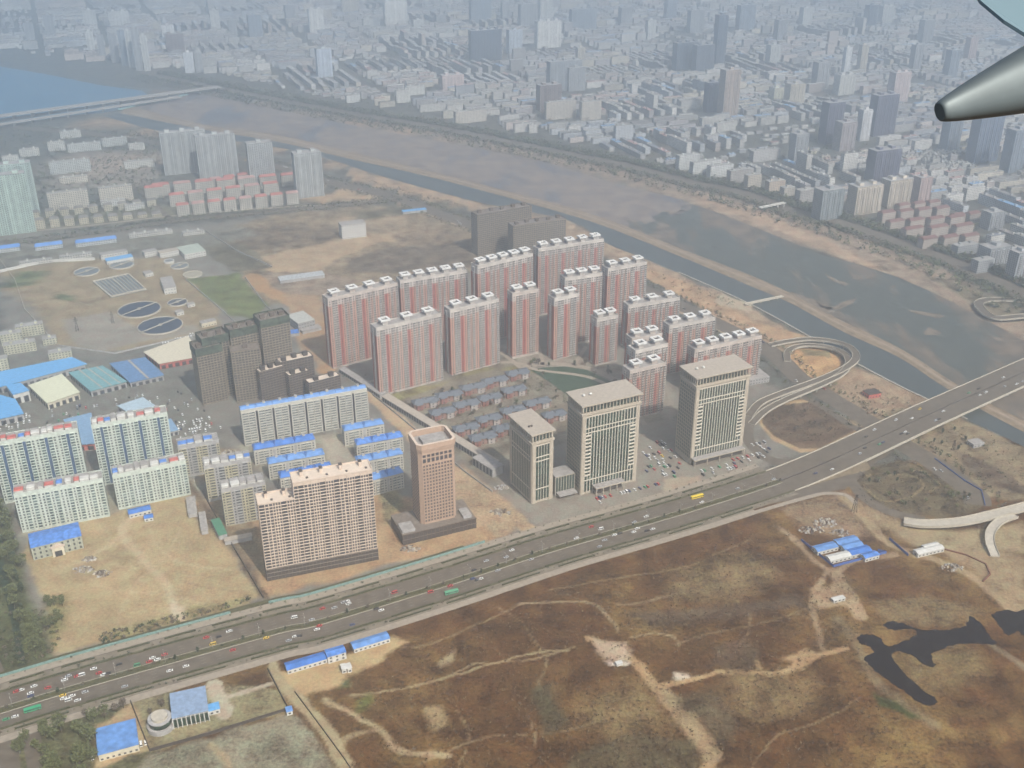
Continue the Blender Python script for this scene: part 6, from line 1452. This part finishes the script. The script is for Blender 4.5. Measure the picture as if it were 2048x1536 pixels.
for nm, c in CC: CM[nm] = car_mesh(paintm(nm.replace(' ', '_'), c)); CM[nm+'v'] = car_mesh(paintm(nm.replace(' ', '_'), c), 5.2, 1.95, True)
rc = random.Random(5)
def car(p, h, nm, label, group, van=False, z=.12):
    o = bpy.data.objects.new('van' if van else 'car', CM[nm+('v' if van else '')]); C.objects.link(o); o.location = (p.x, p.y, z+p.z); o.rotation_euler = (0, 0, h); return tag(o, label, 'van' if van else 'car', group)
def pick(): return rc.choices([c[0] for c in CC], (34, 18, 16, 13, 8, 3, 4))[0]
for lane in (5, 8.4, 11.8, 15, -5, -8.4, -11.8, -15):
    line = offs(LAND, lane); q = rc.uniform(0, 25)
    for p, h in along(line, 3, 10):
        dens = .07 if p.x < -270 else .04 if p.x < -100 else .03
        if rc.random() < dens and p.x < 330:
            nm = pick(); v = rc.random() < .15; car(p, h if lane < 0 else h+math.pi, nm, f'{nm} {"van" if v else "car"} on the boulevard', 'traffic on the boulevard', v)
for lane in (5, 9, 13, -5, -9, -13):
    for p, h in along(offs(BR, lane), 6, 20, 420):
        if rc.random() < .09: nm = pick(); car(p, h if lane < 0 else h+math.pi, nm, f'{nm} car on the road bridge', 'traffic on the bridge')
for lane in (4, 8, -4, -8):
    for p, h in along(offs(RR, lane), 9, 900):
        if rc.random() < .05: nm = pick(); car(p, h, nm, f'{nm} car driving on the near riverside road', 'traffic on the riverside road')
def lot(px, n, lb, g, only=None, step=(2.9, 6.5), ang=A24, van=.15):
    w = [P(*p) for p in px]; xs = [p.x for p in w]; ys = [p.y for p in w]; cx, cy = sum(xs)/len(xs), sum(ys)/len(ys); c, s_ = math.cos(ang), math.sin(ang); cand = []
    for i in range(-40, 41):
        for j in range(-20, 21):
            u, v = i*step[0], j*step[1]; X, Y = cx+u*c-v*s_, cy+u*s_+v*c; ins = False
            for k in range(len(w)):
                a, b_ = w[k], w[(k+1) % len(w)]
                if (a.y > Y) != (b_.y > Y) and X < (b_.x-a.x)*(Y-a.y)/((b_.y-a.y) or 1e-9)+a.x: ins = not ins
            if ins: cand.append(Vector((X, Y, 0)))
    rc.shuffle(cand)
    for p in cand[:n]: nm = only or pick(); v = rc.random() < van; car(p, ang+math.pi/2+rc.uniform(-.06, .06), nm, f'{nm} {"van" if v else "car"} {lb}', g, v, .07)
lot([(1285,888),(1335,880),(1370,935),(1350,955),(1290,945)], 38, 'parked between the office towers', 'cars parked between the office towers')
lot([(1395,945),(1528,897),(1545,910),(1400,960)], 24, 'before the eastern office tower', 'cars parked before the eastern office tower')
lot([(1190,995),(1320,960),(1325,970),(1195,1007)], 16, 'before the central office tower', 'cars parked before the central office tower')
lot([(1500,888),(1530,880),(1545,900),(1530,905)], 7, 'parked in the corner beside the interchange', 'cars parked beside the interchange')
lot([(60,830),(200,800),(330,780),(400,790),(440,860),(340,900),(340,850),(180,830),(60,860)], 60, 'on the market yard', 'cars parked at the market')
lot([(350,845),(430,835),(450,860),(360,870)], 22, 'beside the yellowish blocks', 'vans parked in rows', 'white', (2.6, 6.5), van=.8)
lot([(0,835),(60,828),(60,850),(0,862)], 22, 'behind the leftmost pale block', 'cars parked behind the leftmost block', 'white')
lot([(320,690),(385,668),(395,676),(330,700)], 24, 'stored below the sewage works', 'vans lined up in storage', 'white', (3.2, 7.5), van=1)
lot([(180,1512),(290,1480),(292,1490),(190,1525)], 9, 'parked beside the blue flat-roofed building', 'cars parked by the blue flat roof', 'white')
def bus(px, c, label, ang, L=11.5):
    p = P(*px); o = empty('bus', (p.x, p.y, .12), ang, label, 'bus'); m = paintm('bus_'+str(int(c[0]*100)), c)
    mb = MB(); mb.box(-L/2, L/2, -1.25, 1.25, .45, 1.4, m); mb.box(-L/2, L/2, -1.25, 1.25, 2.4, 3.1, m); mb.box(-L/2, -L/2+.3, -1.25, 1.25, 1.4, 2.4, m); mb.build('body', o)
    mb = MB(); mb.box(-L/2+.3, L/2-.05, -1.2, 1.2, 1.4, 2.4, gl); mb.build('window_band', o)
    for x in (-L*.3, L*.32):
        for y in (-1.27, 1.0):
            mb = MB(); pp = [(x+.5*math.cos(t), .5+.5*math.sin(t)) for t in np.linspace(0, 2*math.pi, 11)[:-1]]; i = 0; mb.v = [(q[0], y, q[1]) for q in pp]+[(q[0], y+.27, q[1]) for q in pp]
            mb.f = [tuple(range(10)), tuple(range(19, 9, -1))]+[(j, (j+1) % 10, 10+(j+1) % 10, 10+j) for j in range(10)]; mb.ms = [darkw]; mb.m = [0]*12; mb.build('wheel', o)
bus((1394,996), (.8, .58, .03), 'bright yellow bus in front of the eastern office tower', A24, 13); bus((66,1421), (.04, .32, .16), 'green bus in the traffic near the lower left junction', .45)
bus((903,1187), (.10, .34, .2), 'green bus on the southern lanes below the pink tower', A24); bus((430,1392), (.7, .7, .66), 'x', A24) if False else None
bus((1844,855), (.45, .05, .05), 'dark red bus on the bridge approach', A24, 10)

# street lamps along the boulevard
mb = MB(); bar(mb, (0, 0, 0), (0, 0, 10), .12, greyw); lp = mb.mesh('pole'); mb = MB(); bar(mb, (-2.2, 0, 10.3), (2.2, 0, 10.3), .08, greyw); mb.box(-2.9, -2.0, -.18, .18, 10.2, 10.4, white); mb.box(2.0, 2.9, -.18, .18, 10.2, 10.4, white); la = mb.mesh('lamp_head')
for p, h in along(LAND, 36, 60):
    if p.x > 330: break
    o = empty('street_lamp', (p.x, p.y, .2), h+math.pi/2, 'double-armed street lamp on the median', 'street lamp', 'street lamps of the boulevard')
    for nm, me_ in (('pole', lp), ('lamp_head', la)): c = bpy.data.objects.new(nm, me_); C.objects.link(c); c.parent = o
# rubble heaps and small yard clutter
hr = mat('rubble', (.24, .20, .16), var=.5, scale=1.5)
for (x, y, w, lb) in [(178,1118,6,'dark dumped heap right of the blue-roofed hall'), (165,1140,9,'white and brown rubbish heap before the blue-roofed hall'), (205,1147,8,'low grey heap on the sandy lot'), (1005,975,8,'rubble heap beside the dirt road near the pink tower'), (820,1098,9,'rubble heap in front of the dark podium'), (1000,1025,10,'broken ground heap at the dirt road\'s end'), (460,905,9,'pale rubble heap near the long block\'s left end'), (1625,1060,12,'pale rubble heaps left of the site barracks'), (1650,1045,12,'grey demolition rubble behind the site barracks'), (1905,1135,10,'pale rubble patch below the white sheds'), (1680,1065,9,'reddish material pile behind the blue barracks')]:
    p = P(x, y); mb = MB(); r = random.Random(x)
    for i in range(46):
        a, rr_ = r.uniform(0, 6.28), w*math.sqrt(r.random()); s_ = r.uniform(.4, 1.3); hh = (1-rr_/w)*2.2
        mb.frustum(rr_*math.cos(a)-s_, rr_*math.cos(a)+s_, rr_*math.sin(a)*.6-s_, rr_*math.sin(a)*.6+s_, 0, hh+s_*.5, s_*.4, s_*.4, R.choice([hr, hr, greyw, brownc, palec]))
    ob = mb.build('rubble_heap'); ob.location = p; tag(ob, lb, 'heap')

# ------------------------------------------------------------------ the aircraft wing outside the window
wm_ = mat('wing_bare_metal', (.09, .11, .115), rough=.5, var=.12, scale=1.6, metal=.3)
wk = mat('wing_pale_paint', (.13, .19, .215), rough=.4, var=.03)
dist = 14.0
wr = cast(2048, 130, dist); wing = empty('aircraft_wing', wr, 0, 'grey aircraft wing edge with a pointed flap-track fairing', 'aircraft wing')
xa = Vector((1, 0, 0)); ya = Vector((0, st, ct)); za = Vector((0, -ct, st))
tip = cast(1879, 224, dist)-wr; tail = cast(2330, 62, dist+1.2)-wr; ax = (tail-tip).normalized(); up = (ya-ax*ya.dot(ax)).normalized(); sd_ = ax.cross(up)
mb = MB(); rings = []; L = (tail-tip).length
for k, t in enumerate([0, .006, .02, .06, .12, .2, .3, .42, .56, .72, .88, 1.0]):
    r_ = .125+.50*min(1, t*1.5)**.85; r_ *= (.85, .97, 1, 1, 1, 1, 1, 1, 1, 1, 1, 1)[k]
    c_ = tip+ax*L*t; ring = []
    for j in range(28):
        a = 2*math.pi*j/28; cs, sn_ = math.cos(a), math.sin(a); e = 2.6
        px_ = abs(cs)**(2/e)*math.copysign(1, cs); py_ = abs(sn_)**(2/e)*math.copysign(1, sn_)
        ring.append(tuple(c_+up*r_*py_*1.0+sd_*r_*px_*.8))
    rings.append(ring)
for a, b_ in zip(rings, rings[1:]):
    for j in range(28): mb.quad(a[j], a[(j+1) % 28], b_[(j+1) % 28], b_[j], wm_)
mb.poly(rings[0], wm_); mb.poly(rings[-1][::-1], wm_)
fo = mb.build('flap_track_fairing', wing)
import bmesh
bm_ = bmesh.new(); bm_.from_mesh(fo.data); bmesh.ops.remove_doubles(bm_, verts=bm_.verts, dist=1e-4); bmesh.ops.recalc_face_normals(bm_, faces=bm_.faces)
for f in bm_.faces: f.smooth = len(f.verts) == 4
bm_.to_mesh(fo.data); bm_.free()
mb = MB(); q = [cast(x, y, d)-wr for x, y, d in ((1925, -60, 15.5), (1960, 0, 15), (2008, 40, 14.6), (2120, 110, 14.2), (2500, 200, 14), (2500, -200, 17))]
n_ = Vector((0, 0, .05)); lo_ = [p-n_ for p in q]; mb.poly([tuple(p) for p in q], wk); mb.poly([tuple(p) for p in lo_[::-1]], wk)
for i in range(len(q)): j = (i+1) % len(q); mb.quad(tuple(q[i]), tuple(q[j]), tuple(lo_[j]), tuple(lo_[i]), wk)
mb.build('flap', wing)

# ------------------------------------------------------------------ labels: like things are told apart by their place among their kind
def ordn(k, n):
    if k == 0: return 'leftmost'
    if k == n-1: return 'rightmost'
    k += 1; return f"{k}{'th' if 10 <= k % 100 <= 20 else {1: 'st', 2: 'nd', 3: 'rd'}.get(k % 10, 'th')} from the left"
same = {}
for o in C.objects:
    if o.parent is None and 'label' in o: same.setdefault(o['label'], []).append(o)
def seen_at(o):
    v = Vector(o.location)-cam.location; dp = v.y*ct-v.z*st; return (v.x/dp, (v.y*st+v.z*ct)/dp)
for lb, L_ in same.items():
    n = len(L_)
    if n < 2: continue
    nb = 1 if n <= 12 else 2 if n <= 24 else 3 if n <= 50 else 5
    L_.sort(key=lambda o: -seen_at(o)[1]); names = {1: [''], 2: ['back', 'front'], 3: ['back', 'middle', 'front'], 5: ['farthest', 'second farthest', 'middle', 'second nearest', 'nearest']}[nb]
    for k in range(nb):
        sub = sorted(L_[k*n//nb:(k+1)*n//nb], key=lambda o: seen_at(o)[0])
        for i, o in enumerate(sub): o['label'] = lb+', '+ordn(i, len(sub))+(f' of the {n}' if nb == 1 else f' in the {names[k]} band')

# ------------------------------------------------------------------ haze
hz = bpy.data.materials.new('haze_air'); hz.use_nodes = True; hn = hz.node_tree.nodes; hl = hz.node_tree.links
hn.remove(hn['Principled BSDF']); pv = hn.new('ShaderNodeVolumePrincipled'); pv.inputs['Color'].default_value = (.84, .925, 1.0, 1); pv.inputs['Density'].default_value = 0.00043; pv.inputs['Anisotropy'].default_value = 0.76
hl.new(pv.outputs[0], hn['Material Output'].inputs['Volume'])
mb = MB(); mb.box(-15000, 15000, -3000, 27000, -5, 600, hz); ho = mb.build('haze'); tag(ho, kind='stuff')
print('objects', len(bpy.data.objects), 'trees', TN[0], 'cars', len([o for o in C.objects if o.name.startswith(('car', 'van'))]))
